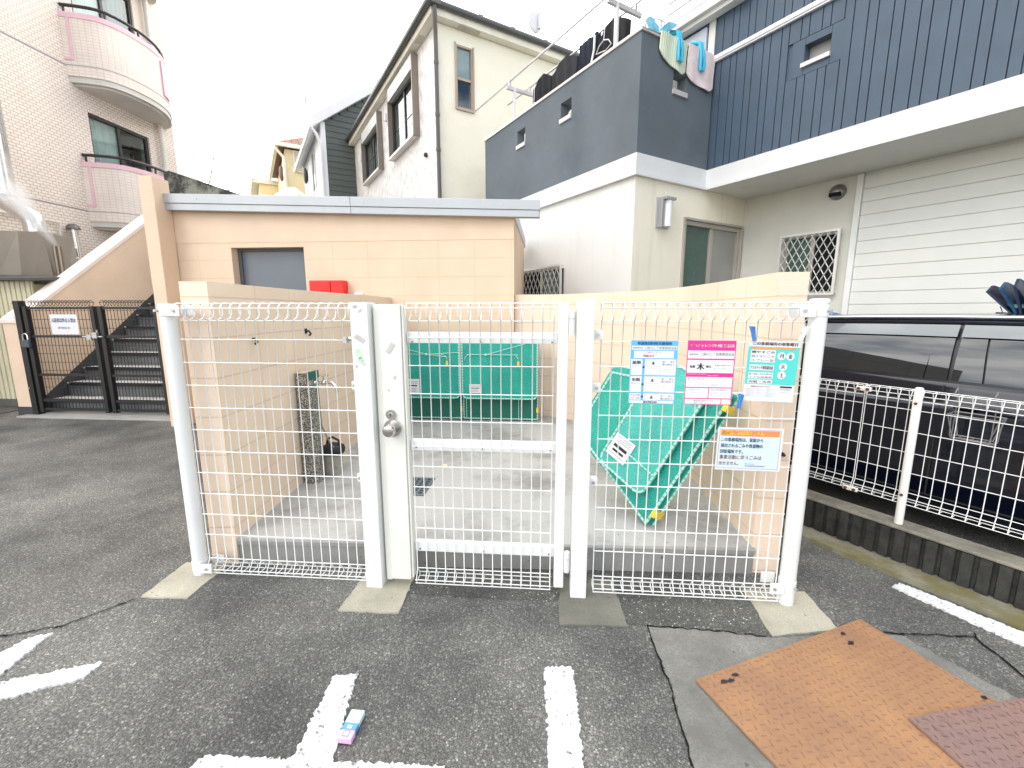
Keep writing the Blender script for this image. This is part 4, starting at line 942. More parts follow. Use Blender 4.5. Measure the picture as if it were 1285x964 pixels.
# greenhouse: roof shell and pillars
def gh(t):      # half width and height of the roof edge
    return (.66 - .10 * max(0, (-2.3 - t) / .5) ** 2, 1.425 + .03 * (1 - ((t + .9) / 1.4) ** 2) - .03)
m = MB(TC); rings = []
for t in (-2.75, -2.62, -2.3, -1.9, -1.4, -.9, -.4, -.05, .02):
    h, z = gh(t); rings.append([(t, -h, z - .012), (t, -h - .002, z + .006), (t, -h * .92, z + .03), (t, -h * .5, z + .052), (t, 0, z + .06), (t, h * .5, z + .052), (t, h * .92, z + .03), (t, h + .002, z + .006), (t, h, z - .012)])
m.loft(rings); part('roof', m, body_m, car, smooth=50)
zs = belt
def side_panel(t0, t1, f0, f1, out, mat, name, n=8, slant0=0, slant1=0, parent=car, lift=0):
    """strip on the sloping side glass between fractions f0 and f1 of its height"""
    m = MB(TC)
    for sgn in (-1, 1):
        g = []
        for i in range(n + 1):
            row = []
            for f in (f0, (f0 + f1) / 2, f1):
                ta = t0 + slant0 * f; tb_ = t1 + slant1 * f; t = ta + (tb_ - ta) * i / n
                h, z = gh(min(t, 0)); hb, zb = halfw(t) * .915, belt(t) - .004
                bow = .018 * math.sin(math.pi * min(max(f, 0), 1))
                row.append((t, sgn * (hb + (h - hb) * f + bow + out), zb + (z - zb) * f))
            g.append(row)
        m.loft(g, 0, cap=False, closed=False)
    return part(name, m, mat, parent, smooth=60)
side_panel(-2.70, .75, 0.0, 1.0, -.012, trim_m, 'door_frame', slant1=-.72)
side_panel(-2.30, -1.045, .03, .84, .004, cglass, 'rear_door_window', slant0=.12, slant1=.03)
side_panel(-1.035, -.925, .03, .86, .006, cglass, 'pillar_cover', slant0=.01, slant1=-.01)
side_panel(-.905, -.765, .03, .86, .006, cglass, 'pillar_cover', slant0=.0, slant1=-.03)
side_panel(-.755, .42, .03, .84, .004, cglass, 'front_door_window', slant0=-.03, slant1=-.40)
side_panel(-2.25, -.925, .76, .96, .020, visor_m, 'rain_visor', slant0=.1, slant1=0)
side_panel(-.905, .28, .76, .96, .020, visor_m, 'rain_visor', slant0=0, slant1=-.2)
side_panel(-2.5, .62, -.045, .03, .012, trim_m, 'window_seal')
m = MB(TC)
for sg in (-1, 1):
    m.tube([(t, sg * (gh(t)[0] - .03), gh(t)[1] + (.035 if -2.5 < t < -.12 else .012)) for t in (-2.55, -2.45, -2.0, -1.5, -1.0, -.5, -.15, -.06)], .013, 8)
part('roof_rail', m, M('roof rail', (.50, .53, .60), .22, .85, var=.04), car, smooth=True)
m = MB(TC); m.loft([[(-2.75, -.6, 1.385), (-2.75, .6, 1.385), (-3.0, .68, 1.04), (-3.0, -.68, 1.04)], [(-2.74, -.6, 1.375), (-2.74, .6, 1.375), (-2.98, .68, 1.03), (-2.98, -.68, 1.03)]]); part('rear_window', m, cglass, car)
m = MB(TC); m.loft([[(.0, -.62, 1.39), (.0, .62, 1.39), (.74, .72, 1.0), (.74, -.72, 1.0)], [(-.02, -.62, 1.38), (-.02, .62, 1.38), (.72, .72, .99), (.72, -.72, .99)]]); part('windscreen', m, cglass, car)
m = MB(TC)
for sg in (-1, 1):
    for t, wd in ((-.925, .008), (.55, .006), (-2.02, .006)): m.box(t - wd / 2, t + wd / 2, sg * CW * .984 - .004, sg * CW * .984 + .004, .30, .90); m.box(t - wd / 2, t + wd / 2, sg * CW * .955 - .006, sg * CW * .955 + .006, .90, 1.03)
    m.box(-2.0, .55, sg * (CW * .985) - .006, sg * (CW * .985) + .006, .295, .302)
part('door_gap', m, dark_rubber, car)
for t in (-.85, -1.96):
    for sg in (-1, 1):
        m = MB(TC); y = sg * (CW + .012)
        m.tube([(t, y - sg * .02, .905), (t + .03, y, .912), (t + .12, y + sg * .014, .915), (t + .22, y + sg * .008, .905), (t + .26, y - sg * .02, .895)], [.014, .02, .018, .02, .014], 10); part('door_handle', m, trim_m if False else body_m, car, smooth=True)
m = MB(TC); m.loft([[(-2.08, -.004, 1.452), (-2.08, .004, 1.452), (-2.04, .012, 1.452), (-2.00, .018, 1.452), (-1.88, .022, 1.45), (-1.78, .008, 1.45), (-1.78, -.008, 1.45), (-1.88, -.022, 1.45), (-2.00, -.018, 1.452), (-2.04, -.012, 1.452)], [(-2.07, -.002, 1.53), (-2.07, .002, 1.53), (-2.055, .004, 1.53), (-2.04, .006, 1.528), (-2.00, .006, 1.51), (-1.94, .003, 1.485), (-1.94, -.003, 1.485), (-2.00, -.006, 1.51), (-2.04, -.006, 1.528), (-2.055, -.004, 1.53)]])
part('aerial_fin', m, M('steel blue paint', (.05, .11, .22), .2, coat=1), car, smooth=60)
m = MB(TC)
for sg in (-1, 1): m.ball((.42, sg * (CW + .11), 1.02), .085, 8, 0, (.75, 1.2, .8)); m.box(.40, .46, min(sg * CW * .9, sg * (CW + .06)), max(sg * CW * .9, sg * (CW + .06)), .97, 1.0)
part('wing_mirror', m, body_m, car, smooth=True)
for t in (-2.25, .80):
    for sg in (-1, 1):
        m = MB(TC); c = sg * (CW - .10); m.tube([(t, c - .1, .315), (t, c - .095, .315), (t, c + .095, .315), (t, c + .1, .315)], [.29, .315, .315, .29], 32); tw = part('wheel', m, dark_rubber, car, smooth=True)
        m = MB(TC); y = c + sg * .101; m.cyl((t, y, .315), (t, y + sg * .012, .315), .20, n=28)
        for k in range(5): a = 2 * math.pi * k / 5; m.rbox((t + .1 * math.cos(a), y + sg * .016, .315 + .1 * math.sin(a)), (.19, .02, .05), 0, 0, -a)
        part('rim', m, M('alloy', (.42, .42, .43), .35, .9), tw, smooth=True)
for sg in (-1, 1):
    m = MB(TC); m.loft([[(1.28, sg * .60, .60), (1.28, sg * .60, .74), (1.28, sg * .40, .74), (1.28, sg * .40, .60)], [(1.54, sg * .56, .60), (1.50, sg * .56, .72), (1.53, sg * .40, .72), (1.56, sg * .40, .60)]]); part('headlight', m, M('lamp glass', (.6, .62, .65), .08, coat=1), car)
    m = MB(TC); m.box(-3.07, -2.98, min(sg * .42, sg * .66), max(sg * .42, sg * .66), .80, .98); part('tail_light', m, M('tail lamp', (.30, .01, .01), .1, coat=1), car, bevel=.01)
# folded sun shade standing on the roof
ub = thing('folded_sunshade', 'crumpled glossy blue folded sunshade standing on the car roof', 'sunshade', TC((-.84, 0, 1.48)))
m = MB(TC); blu = [M('glossy navy film', (.008, .018, .055), .42, coat=.1, var=.3, vs=30), M('glossy blue film', (.016, .06, .13), .42, coat=.1, var=.3, vs=30), M('green film', (.10, .26, .20), .3)]
for k, (t, lean) in enumerate(((-.855, -.30), (-.835, -.20), (-.815, -.10), (-.79, .0), (-.765, .10), (-.74, .2), (-.715, .28))):
    b = Vector((t + .02, -.08 + .01 * k, 1.478)); hgt = .19 + .02 * (k % 3); wv = .24
    P = [b + Vector((0, 0, 0)), b + Vector((.03, wv * .7, .0)), b + Vector((lean * .3 + .02, wv * .75, hgt * .85)), b + Vector((lean * .36 - .02, wv * .3, hgt * 1.05)), b + Vector((lean * .42, -.05 - .02 * (k % 2), hgt * .80))]
    Q = [p + Vector((.012 + .006 * (i % 2), .004, 0)) for i, p in enumerate(P)]
    m.loft([P, Q], k % 2)
    m.loft([[b + Vector((-.002, .01, .04)), b + Vector((-.002, .09, .03)), b + Vector((lean * .07 - .002, .09, .055)), b + Vector((lean * .07 - .002, .01, .065))], [b + Vector((.014, .01, .04)), b + Vector((.014, .09, .03)), b + Vector((lean * .07 + .014, .09, .055)), b + Vector((lean * .07 + .014, .01, .065))]], 2)
part('folded_film', m, blu, ub)
m = MB(TC); m.tube([(-.90, -.09, 1.485), (-.85, -.05, 1.482), (-.62, .05, 1.486)], .006, 6); m.tube([(-.875, -.06, 1.49), (-.89, -.065, 1.53)], .003, 5); part('frame_wire', m, trim_m, ub)

# ================================================================== NAVY AND WHITE HOUSE   (frame: a runs away along the property line, b to the right)
P0 = Vector((1.095, 6.0, 0))
def TH(p): return P0 + U * p[0] + V * p[1] + Vector((0, 0, p[2]))
def THs(p): return TH((p[1], p[0], p[2]))          # faces that run along b
navy_r = M('blue grey render', (.118, .142, .162), .85, var=.12, vs=1.3, bmp=.5, bs=95, dirt=(.07, .09, .115), damt=(.55, .9), ds=1.1)
navy_b = M('navy siding', (.058, .090, .132), .5, var=.10, vs=3, bmp=.3, bs=140)
white_r = M('white render', (.72, .725, .705), .8, var=.04, vs=1.5, bmp=.4, bs=120, streak=(.64, .635, .595))
cream_r = M('grey stained render', (.66, .655, .60), .85, var=.05, vs=1.5, bmp=.5, bs=100, dirt=(.50, .49, .44), damt=(.6, .9))
band_m = M('white band moulding', (.68, .69, .69), .6, var=.03, dirt=(.60, .61, .60), damt=(.60, .95), ds=2.2)
sill_m = M('pale metal sill', (.66, .62, .60), .4, .3, var=.04)
alu = M('bronze aluminium', (.50, .47, .42), .4, .4, var=.06)
alu_dark = M('dark aluminium', (.05, .048, .045), .4, .3)
soffit_m = M('soffit paint', (.72, .72, .68), .8, var=.04)
glass_dark = glass('window glass', (.84, .90, .89), .09); glass_green = M('frosted green glass', (.075, .13, .11), .25, var=.12, vs=6); glass_grey = M('frosted grey glass', (.30, .30, .285), .35, var=.08)
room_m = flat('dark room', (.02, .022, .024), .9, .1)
hs = thing('house', 'white and navy two-storey house with walled balcony and ivory roller shutter', 'house', TH((-1, 1, 0)))
LW = (1.44, 2.84, 1.28, 2.215)
m = MB(TH); m.wall(0, 4.1, 0, 3.215, 0, .15, [LW]); part('side_wall', m, white_r, hs)
SW = (1.0, 2.34, .62, 2.765)
m = MB(THs); m.wall(.15, 2.39, 0, 3.2, 0, .15, [SW]); m.box(.0005, .15, -.0015, .02, 0, 3.2); part('porch_wall', m, M('streaked warm bounce render', (.84, .79, .655), .8, var=.04, vs=1.5, bmp=.4, bs=120, streak=(.70, .66, .54)), hs)  # cream tone paints warm reflected light on shaded white render; streaks are rain marks
GW = (-1.37, -.65, 1.72, 2.55)
m = MB(TH); m.wall(-6.5, -.0, 0, 3.2, 2.39, 2.54, [GW]); m.box(-6.5, 4.1, 2.54, 2.56, 0, .02); part('garage_wall', m, cream_r, hs)
m = MB(TH); m.box(3.95, 4.1, .15, 7, 0, 3.2); m.box(-6.5, 4.1, 6.85, 7, 0, 3.4); m.box(-6.5, .85, 6.85, 7, 3.4, 7.2); m.box(.72, .85, 1.56, 6.85, 3.4, 7.2); m.box(-6.5, -6.35, 2.54, 6.85, 0, 7.2); part('rear_wall', m, white_r, hs)
m = MB(TH); m.box(-6.5, 4.08, 1.42, 6.9, 3.20, 3.32); m.box(.02, 4.08, .03, 1.42, 3.20, 3.32); part('soffit', m, soffit_m, hs)
# band with two small mouldings round the first-floor line
def mitre_band(y0, y1, z0, z1, mb):
    o = lambda d: [(4.1, -d), (-d, -d), (-d, 1.40 - d), (-6.5, 1.40 - d)]
    P, Q = o(y1), o(y0)
    for i in range(3):
        mb.loft([[(*P[i], z0), (*Q[i], z0), (*Q[i], z1), (*P[i], z1)], [(*P[i + 1], z0), (*Q[i + 1], z0), (*Q[i + 1], z1), (*P[i + 1], z1)]], 0)
m = MB(TH); mitre_band(-.02, .030, 3.235, 3.462, m); mitre_band(-.02, .045, 3.215, 3.262, m); mitre_band(-.02, .060, 3.192, 3.226, m)
part('band', m, band_m, hs)
# balcony parapet with slots
sl = [(2.61, 2.87, 4.33, 4.63), (1.34, 1.60, 4.33, 4.62)]
m = MB(TH); m.wall(0, 4.1, 3.45, 4.845, 0, .15, sl); pa = part('balcony_wall', m, navy_r, hs)
m = MB(THs); m.wall(.15, 1.40, 3.45, 4.845, 0, .15, [(.60, .86, 4.28, 4.55)]); pb = part('balcony_wall', m, navy_r, hs)
m = MB(TH); m.box(3.95, 4.1, .15, 6.85, 3.45, 4.845); part('balcony_wall', m, navy_r, hs)
m = MB(TH); m.box(-.02, 4.12, -.02, .17, 4.846, 4.885); m.box(-.02, .17, .17, 1.40, 4.846, 4.885); part('parapet_cap', m, sill_m, hs, bevel=.005)
m = MB(TH)
for x0, x1, z0, z1 in sl: m.box(x0 - .01, x1 + .01, -.025, .14, z0 + .001, z0 + .06)
part('slot_sill', m, sill_m, pa)
m = MB(THs); m.box(.59, .87, -.025, .14, 4.281, 4.34); part('slot_sill', m, sill_m, pb)
m = MB(TH); m.box(.15, 3.95, .15, 1.41, 3.50, 3.55); m.box(.86, 3.95, 1.41, 6.85, 3.50, 3.55); part('balcony_floor', m, M('balcony floor', (.25, .25, .25), .8), hs)
# navy siding of the upper wall: grooved vertical boards
m = MB(TH); DS = (-1.46, -1.19, 4.285, 4.525)
m.wall(-6.5, -.03, 3.45, 7.2, 1.425, 1.56, [DS])
x = -.035; k = 0
while x > -6.45:
    wd = (.078, .122)[k % 2]; x0 = max(x - wd, -6.5)
    if x < DS[0] - .09 or x0 > DS[1] + .09: m.box(x0, x, 1.40, 1.428, 3.455, 7.2)
    else: m.box(x0, x, 1.40, 1.428, 3.455, DS[2] - .08); m.box(x0, x, 1.40, 1.428, DS[3] + .08, 7.2)
    x = x0 - .010; k += 1
for x0, x1, z0, z1 in ((-1.60, DS[0], DS[2] - .075, DS[3] + .075), (DS[1], -1.05, DS[2] - .075, DS[3] + .075), (DS[0], DS[1], DS[3], DS[3] + .075), (DS[0], DS[1], DS[2] - .075, DS[2])): m.box(x0 + .002, x1 - .002, 1.402, 1.43, z0, z1)
nw = part('siding_wall', m, navy_b, hs)
m = MB(TH); m.box(DS[0], DS[1], 1.52, 1.54, DS[2], DS[3]); part('slot_pane', m, glass_grey, nw)
m = MB(TH); m.box(DS[0] - .01, DS[1] + .02, 1.37, 1.5, DS[2] + .001, DS[2] + .045); part('slot_sill', m, sill_m, nw)
m = MB(TH); m.box(-6.5, -.02, 1.362, 1.402, 4.84, 4.92); m.box(-6.5, -.02, 1.35, 1.364, 4.862, 4.90); part('trim_strip', m, M('white trim', (.72, .73, .74), .45), hs, bevel=.004)
# continuation of the upper wall behind the balcony, with the balcony door, eaves beam and white lap boards above
BD = (.14, .74, 3.60, 5.38)
m = MB(TH); m.wall(-.02, .85, 3.45, 5.45, 1.42, 1.56, [BD]); part('balcony_rear_wall', m, navy_b, hs)
m = MB(TH)
for i in range(12): z = 5.44 + i * .145; m.prism([(1.415, z), (1.43, z + .146), (1.55, z + .146), (1.55, z)], 0, -.03, .86)
part('lap_board_wall', m, M('white lap board', (.76, .79, .81), .6, var=.03), hs)
m = MB(TH); m.box(-.5, .92, 1.26, 1.395, 5.395, 5.50); m.box(-.5, .95, 1.20, 1.30, 5.45, 5.56); m.box(.02, .12, 1.405, 1.45, 3.5, 5.45); part('eaves_beam', m, M('white eaves', (.72, .72, .69), .6, var=.03), hs, bevel=.006)
m = MB(TH); m.box(BD[0], BD[1], 1.44, 1.47, 3.62, 5.05); bdw = part('balcony_door', m, glass_grey, hs)
m = MB(TH); m.box(BD[0], BD[1], 1.38, 1.46, 5.06, 5.36); part('shutter_box', m, M('pale blue shutter box', (.52, .58, .66), .4), bdw, bevel=.006)
m = MB(TH)
for x in (BD[0], .42, BD[1] - .06): m.box(x, x + .06, 1.40, 1.46, 3.60, 5.06)
m.box(BD[0] + .06, BD[1] - .06, 1.41, 1.46, 5.0, 5.058); part('door_frame', m, sill_m, bdw)
m = MB(TH); m.box(-6.8, 1.1, 1.1, 7.3, 7.2, 7.4); part('roof', m, M('roof', (.10, .10, .11), .7), hs)

def window(parent, T, x0, x1, z0, z1, y, frame_m, panes, fr=.045, dep=.06, mull=True, room=True, name='window'):
    """sliding window; y is the wall face, the outside is towards -y"""
    m = MB(T)
    m.box(x0, x0 + fr, y - .02, y + dep, z0, z1); m.box(x1 - fr, x1, y - .02, y + dep, z0, z1); m.box(x0 + fr, x1 - fr, y - .02, y + dep, z1 - fr, z1); m.box(x0 + fr, x1 - fr, y - .02, y + dep, z0, z0 + fr)
    if mull: xm = (x0 + x1) / 2; m.box(xm - fr * .6, xm + fr * .6, y + .002, y + dep - .006, z0 + fr, z1 - fr)
    w = part(name, m, frame_m, parent, bevel=.003)
    xm = (x0 + x1) / 2
    for a, b, d, g in (((x0 + fr, xm, .03, panes[0]), (xm, x1 - fr, .014, panes[1])) if mull else ((x0 + fr, x1 - fr, .02, panes[0]),)):
        m = MB(T); m.box(a, b, y + d, y + d + .006, z0 + fr, z1 - fr); part('pane', m, g, w)
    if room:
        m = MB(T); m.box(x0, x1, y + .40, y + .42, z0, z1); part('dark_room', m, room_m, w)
    return w
def lattice(parent, T, x0, x1, z0, z1, y, n):
    m = MB(T); f = .03
    m.box(x0, x0 + f, y - .09, y - .06, z0, z1); m.box(x1 - f, x1, y - .09, y - .06, z0, z1); m.box(x0 + f, x1 - f, y - .09, y - .06, z1 - f, z1); m.box(x0 + f, x1 - f, y - .09, y - .06, z0, z0 + f)
    W, H = x1 - x0, z1 - z0; st = W / n; r = .0065
    for sgn in (1, -1):
        k = -int(H / st) - 2
        while k <= n + int(H / st) + 2:
            xa = x0 + k * st; sl_ = sgn * .55
            pts = []
            for z in (z0, z1):
                pts.append([xa + sl_ * (z - z0), z])
            (xa_, za), (xb_, zb) = pts
            if xa_ > xb_: (xa_, za), (xb_, zb) = (xb_, zb), (xa_, za)
            if xb_ > x0 and xa_ < x1:
                if xa_ < x0: t = (x0 - xa_) / (xb_ - xa_); xa_, za = x0, za + (zb - za) * t
                if xb_ > x1: t = (x1 - xa_) / (xb_ - xa_); xb_, zb = x1, za + (zb - za) * t
                m.tube([(xa_, y - .075 + sgn * .007, za), (xb_, y - .075 + sgn * .007, zb)], r, 5)
            k += 1
    for x in (x0 + .01, x1 - .04):
        for z in (z0 + .02, z1 - .06): m.box(x, x + .03, y - .06, y, z, z + .04)
    return part('lattice_grille', m, M('lattice metal', (.70, .70, .68), .35, .3), parent)
lw1 = window(hs, TH, *LW, 0.04, alu, (glass_green, room_m)); lattice(lw1, TH, LW[0] - .02, LW[1] + .02, LW[2], LW[3] + .01, 0, 12)
window(hs, THs, *SW, 0.03, alu, (glass_green, glass_grey), fr=.06, room=False)
lw2 = window(hs, TH, *GW, 2.43, alu, (room_m, glass_green)); lattice(lw2, TH, GW[0] - .02, GW[1] + .02, GW[2] - .01, GW[3] + .01, 2.39, 8)
m = MB(THs); m.box(SW[0] - .03, SW[0], -.03, .02, SW[2], SW[3] + .03); m.box(SW[0], SW[1] + .02, -.03, .02, SW[3], SW[3] + .03); m.box(SW[1], SW[1] + .03, -.03, .02, SW[2], SW[3]); part('window_trim', m, alu, hs)
# shutter
m = MB(TH); x0, x1 = -5.6, -1.56
for i in range(20):
    z = 3.16 - (i + 1) * .158; m.prism([(2.376, z + .1555), (2.3752, z + .006), (2.378, z + .002), (2.389, z + .002), (2.389, z + .1555)], 0, x0, x1)
part('roller_shutter', m, M('shutter ivory', (.73, .745, .715), .45, var=.03, dirt=(.60, .62, .59), damt=(.62, .95), ds=1.8), hs)
m = MB(TH); m.box(-1.555, -1.49, 2.345, 2.389, 0, 3.19); m.box(-5.7, -5.6, 2.345, 2.389, 0, 3.19); part('shutter_frame', m, M('shutter frame', (.78, .79, .78), .4), hs, bevel=.004)
m = MB(TH); c = (-1.27, 2.386, 3.03); m.ball((c[0], c[1], c[2]), .10, 10, 0, (1, .9, 1)); vh = part('vent_hood', m, M('dull steel hood', (.30, .30, .28), .35, .8, var=.1), hs, smooth=True)
m = MB(TH); m.rbox((c[0], c[1] - .055, c[2] - .035), (.13, .075, .045)); part('vent_slot', m, room_m, vh)
m = MB(THs); m.box(.40, .66, -.015, -.001, 2.60, 2.985); wl = part('wall_lamp', m, M('lamp plate', (.55, .55, .56), .35, .4), hs)
m = MB(THs); m.tube([(.56, -.06, 2.62), (.56, -.06, 2.95)], .062, 18); part('diffuser', m, M('opal lamp', (.80, .81, .82), .35), wl, smooth=True)
m = MB(THs); m.box(.45, .65, -.13, -.016, 2.951, 2.985); m.box(.42, .46, -.09, -.016, 2.60, 2.95); part('lamp_cap', m, M('lamp cap', (.40, .40, .41), .35, .5), wl, bevel=.004)
m = MB(TH)
for a in (.66, 3.30):
    m.tube([(a, .20, 4.6), (a, .20, 5.55)], .032, 8); m.rbox((a, .34, 5.53), (.045, .62, .06), 0); m.box(a - .02, a + .02, .08, .12, 5.53, 5.66); m.box(a - .02, a + .02, .52, .56, 5.53, 5.66)
part('drying_bracket', m, M('pale bracket', (.62, .60, .60), .4, .3), hs, bevel=.003)

# washing on the balcony
def pole(b, z, lab, a0, a1):
    m = MB(TH); m.tube([(a0, b, z), (a1, b, z)], .014, 8); m.ball((a0, b, z), .016, 5); m.ball((a1, b, z), .016, 5)
    solo('laundry_pole', m, M('pole steel', (.55, .55, .58), .3, .7), lab, 'laundry pole', 'laundry poles on the balcony brackets', smooth=True)
pole(.10, 5.64, 'long grey laundry pole nearest the parapet edge, without any clothes', -.5, 4.72)
pole(.54, 5.64, 'grey laundry pole behind, carrying the dark clothes', -.2, 4.1)
cloth = M('black cloth', (.010, .011, .014), .9, var=.3, vs=8); cloth2 = M('charcoal cloth', (.022, .023, .028), .9, var=.3, vs=8); cloth_n = M('navy cloth', (.012, .016, .03), .9, var=.3, vs=8)
def garment(a0, a1, drop, mat, lab, shape=0):
    m = MB(TH); n = 14; g = []; k = 8
    for i in range(n + 1):
        f = i / n; a = a0 + (a1 - a0) * f; row = []
        d = drop * (1 - .10 * math.sin(f * 7) - (.32 * (abs(f - .5) > .34) if shape else .05 * (f > .6)))
        sh_ = .34 * max(0, abs(f - .5) - .10) if shape else .02 * abs(math.sin(f * 6))
        for j in range(k + 1):
            h = j / k; row.append((a + .03 * math.sin(h * 4 + f * 3) * h, .54 - .04 - .035 * math.sin(f * 19 + h * 2) * (.3 + h), 5.66 - sh_ - d * h))
        for j in range(k, -1, -1):
            h = j / k; row.append((a + .03 * math.sin(h * 4 + f * 3) * h, .54 + .05 + .02 * math.sin(f * 17 + h * 2) * (.3 + h), 5.665 - sh_ - d * .92 * h))
        g.append(row)
    m.loft(g, 0); solo('garment', m, mat, lab, 'laundry', 'dark clothes on the laundry pole', smooth=60)
garment(2.55, 3.12, .95, cloth, 'black shirt farthest along the laundry pole', 1)
garment(1.85, 2.53, .90, cloth2, 'charcoal shirt hanging in the middle of the laundry pole', 1)
garment(1.40, 1.80, .85, cloth_n, 'navy trousers hanging between the charcoal shirt and the black coat')
garment(.78, 1.36, 1.0, cloth, 'black coat with a pale edge hanging nearest the bracket post', 1)
m = MB(TH); m.tube([(1.41, .47, 5.60), (1.405, .46, 5.40), (1.45, .455, 5.25), (1.415, .455, 5.12)], .018, 6); solo('white_towel_strip', m, white_plastic, 'thin white strip of cloth hanging between dark clothes', 'laundry', smooth=True)
hm = M('white hanger plastic', (.75, .76, .78), .4)
for a, z, lab in ((1.15, 5.28, 'white wire hanger against the black coat'), (2.98, 5.12, 'white wire hanger against the far black shirt')):
    m = MB(TH); m.tube([(a + .16, .42, z), (a + .10, .42, z + .08), (a, .42, z + .12), (a - .10, .42, z + .08), (a - .16, .42, z), (a - .05, .42, z - .04), (a + .05, .42, z - .02)], .008, 6, closed=True); m.tube([(a, .42, z + .12), (a, .44, 5.62)], .006, 5); solo('clothes_hanger', m, hm, lab, 'hanger', smooth=True)
pk = M('pink peg', (.72, .25, .38), .4)
for a, b, lab in ((2.9, .80, 'round peg airer hanging at the far bracket'), (.28, .42, 'round white peg airer hanging above the balcony corner')):
    z = 5.12
    ag = thing('peg_airer', lab, 'peg airer', TH((a, b, z)))
    m = MB(TH); rr_ = .20
    m.tube([(a + rr_ * math.cos(i * math.pi / 8), b + rr_ * math.sin(i * math.pi / 8), z) for i in range(16)], .010, 6, closed=True); m.tube([(a + .12 * math.cos(i * math.pi / 6), b + .12 * math.sin(i * math.pi / 6), z) for i in range(12)], .006, 6, closed=True)
    for i in range(4): c_, s_ = math.cos(i * math.pi / 4), math.sin(i * math.pi / 4); m.tube([(a - rr_ * c_, b - rr_ * s_, z), (a + rr_ * c_, b + rr_ * s_, z)], .006, 5)
    m.tube([(a + rr_, b, z), (a, b, z + .35)], .004, 5); m.tube([(a - rr_, b, z), (a, b, z + .35)], .004, 5); m.tube([(a, b, z + .35), (a, b, z + .52)], .006, 5); part('frame', m, hm, ag)
    m = MB(TH)
    for i in range(12): c_, s_ = math.cos(i * math.pi / 6), math.sin(i * math.pi / 6); m.box(a + rr_ * c_ - .008, a + rr_ * c_ + .008, b + rr_ * s_ - .005, b + rr_ * s_ + .005, z - .09, z - .01, i % 2)
    part('peg', m, [pk, hm], ag)
def mat_cloth(b0, b1, zb, mats, lab, drops):
    m = MB(THs); n = 16; g = []
    for i in range(n + 1):
        f = i / n; x = b0 + (b1 - b0) * f; d = drops[0] + (drops[1] - drops[0]) * f
        edge = .07 * ((1 - min(1, f / .2)) ** 2 + (1 - min(1, (1 - f) / .2)) ** 2); d -= edge; wob = .008 * math.sin(f * 11)
        top = 4.905; out = []
        for h in range(9): out.append((x, -.035 - wob - .02 * (h / 8) ** 2, top - d * (1 - h / 8) if False else top - d * (8 - h) / 8))
        out += [(x, .02, top + .012), (x, .15, top + .012), (x, .185, top - .02), (x, .185, top - .22)]
        inn = [(p[0], p[1] + (.014 if p[1] < .0 else (0 if p[2] > top else -.012)), p[2] - (.012 if p[2] > top - .001 else 0)) for p in reversed(out)]
        g.append(out + inn)
    m.loft(g, 0); return solo('bath_mat', m, mats, lab, 'bath mat', 'bath mats over the balcony wall', smooth=50)
def stripe_mat(name, a, b_, sc):
    m, nt, bs = nodes(name); tc = nn(nt, 'ShaderNodeTexCoord'); wv = nn(nt, 'ShaderNodeTexWave'); wv.inputs['Scale'].default_value = sc; wv.inputs['Distortion'].default_value = .6
    nt.links.new(mapped(nt, tc.outputs['Object'], rot=R(54.4) * 0 + R(35.6) * -1), wv.inputs['Vector'])
    nt.links.new(mixc(nt, ramp(nt, wv.outputs['Fac'], .3, .7), a, b_), bs.inputs['Base Color']); bs.inputs['Roughness'].default_value = .95
    bump(nt, bs, noise(nt, tc.outputs['Object'], 90), .6, .01); return m
mat_cloth(.29, .79, 0, stripe_mat('green striped towelling', (.84, .86, .70), (.62, .72, .52), 9), 'pale green striped bath mat hanging on the balcony wall', (.26, .40))
mat_cloth(.815, 1.37, 0, M('pink towelling', (.84, .72, .71), .95, var=.10, vs=12, bmp=.8, bs=70, dirt=(.68, .62, .74), damt=(.55, .75), ds=4), 'pale pink bath mat on the balcony wall, beside the siding', (.40, .46))
cyan = M('sky blue clip plastic', (.04, .45, .68), .35, var=.08)
for b, zz, lab in ((.62, 4.905, 'sky blue quilt clip on the green striped mat'), (1.06, 4.905, 'sky blue quilt clip on the pink mat')):
    m = MB(THs)
    for dx in (-.035, .035): m.tube([(b + dx, .20, zz - .06), (b + dx, .17, zz + .08), (b + dx * .8, .07, zz + .125), (b + dx * .6, -.03, zz + .08), (b + dx * .7, -.065, zz - .06), (b + dx, -.075, zz - .20), (b + dx * .9, -.072, zz - .27)], [.018, .022, .026, .024, .022, .022, .014], 8)
    m.rbox((b, -.072, zz - .12), (.07, .02, .03)); m.rbox((b, -.074, zz - .24), (.06, .02, .05)); m.rbox((b, .07, zz + .12), (.05, .05, .03))
    solo('quilt_clip', m, cyan, lab, 'quilt clip', 'quilt clips on the bath mats', smooth=60)
m = MB(THs); Lp = lambda bx, z, a, b: [(bx + a * s_, .02 + b * c_, z) for s_, c_ in ((-1, -1), (1, -1), (1, 1), (-1, 1))]
m.loft([Lp(.27, 4.895, .03, .03), Lp(.20, 4.96, .05, .04), Lp(.14, 5.03, .03, .03)]); m.loft([Lp(.30, 4.895, .03, .03), Lp(.40, 4.97, .07, .05), Lp(.50, 5.05, .08, .05), Lp(.56, 5.08, .04, .03)])
solo('cleaning_glove', m, M('pale blue cloth', (.20, .56, .74), .7, var=.2, vs=15), 'pale blue cloth bunched on the balcony wall beside the green mat', 'cloth', smooth=50)

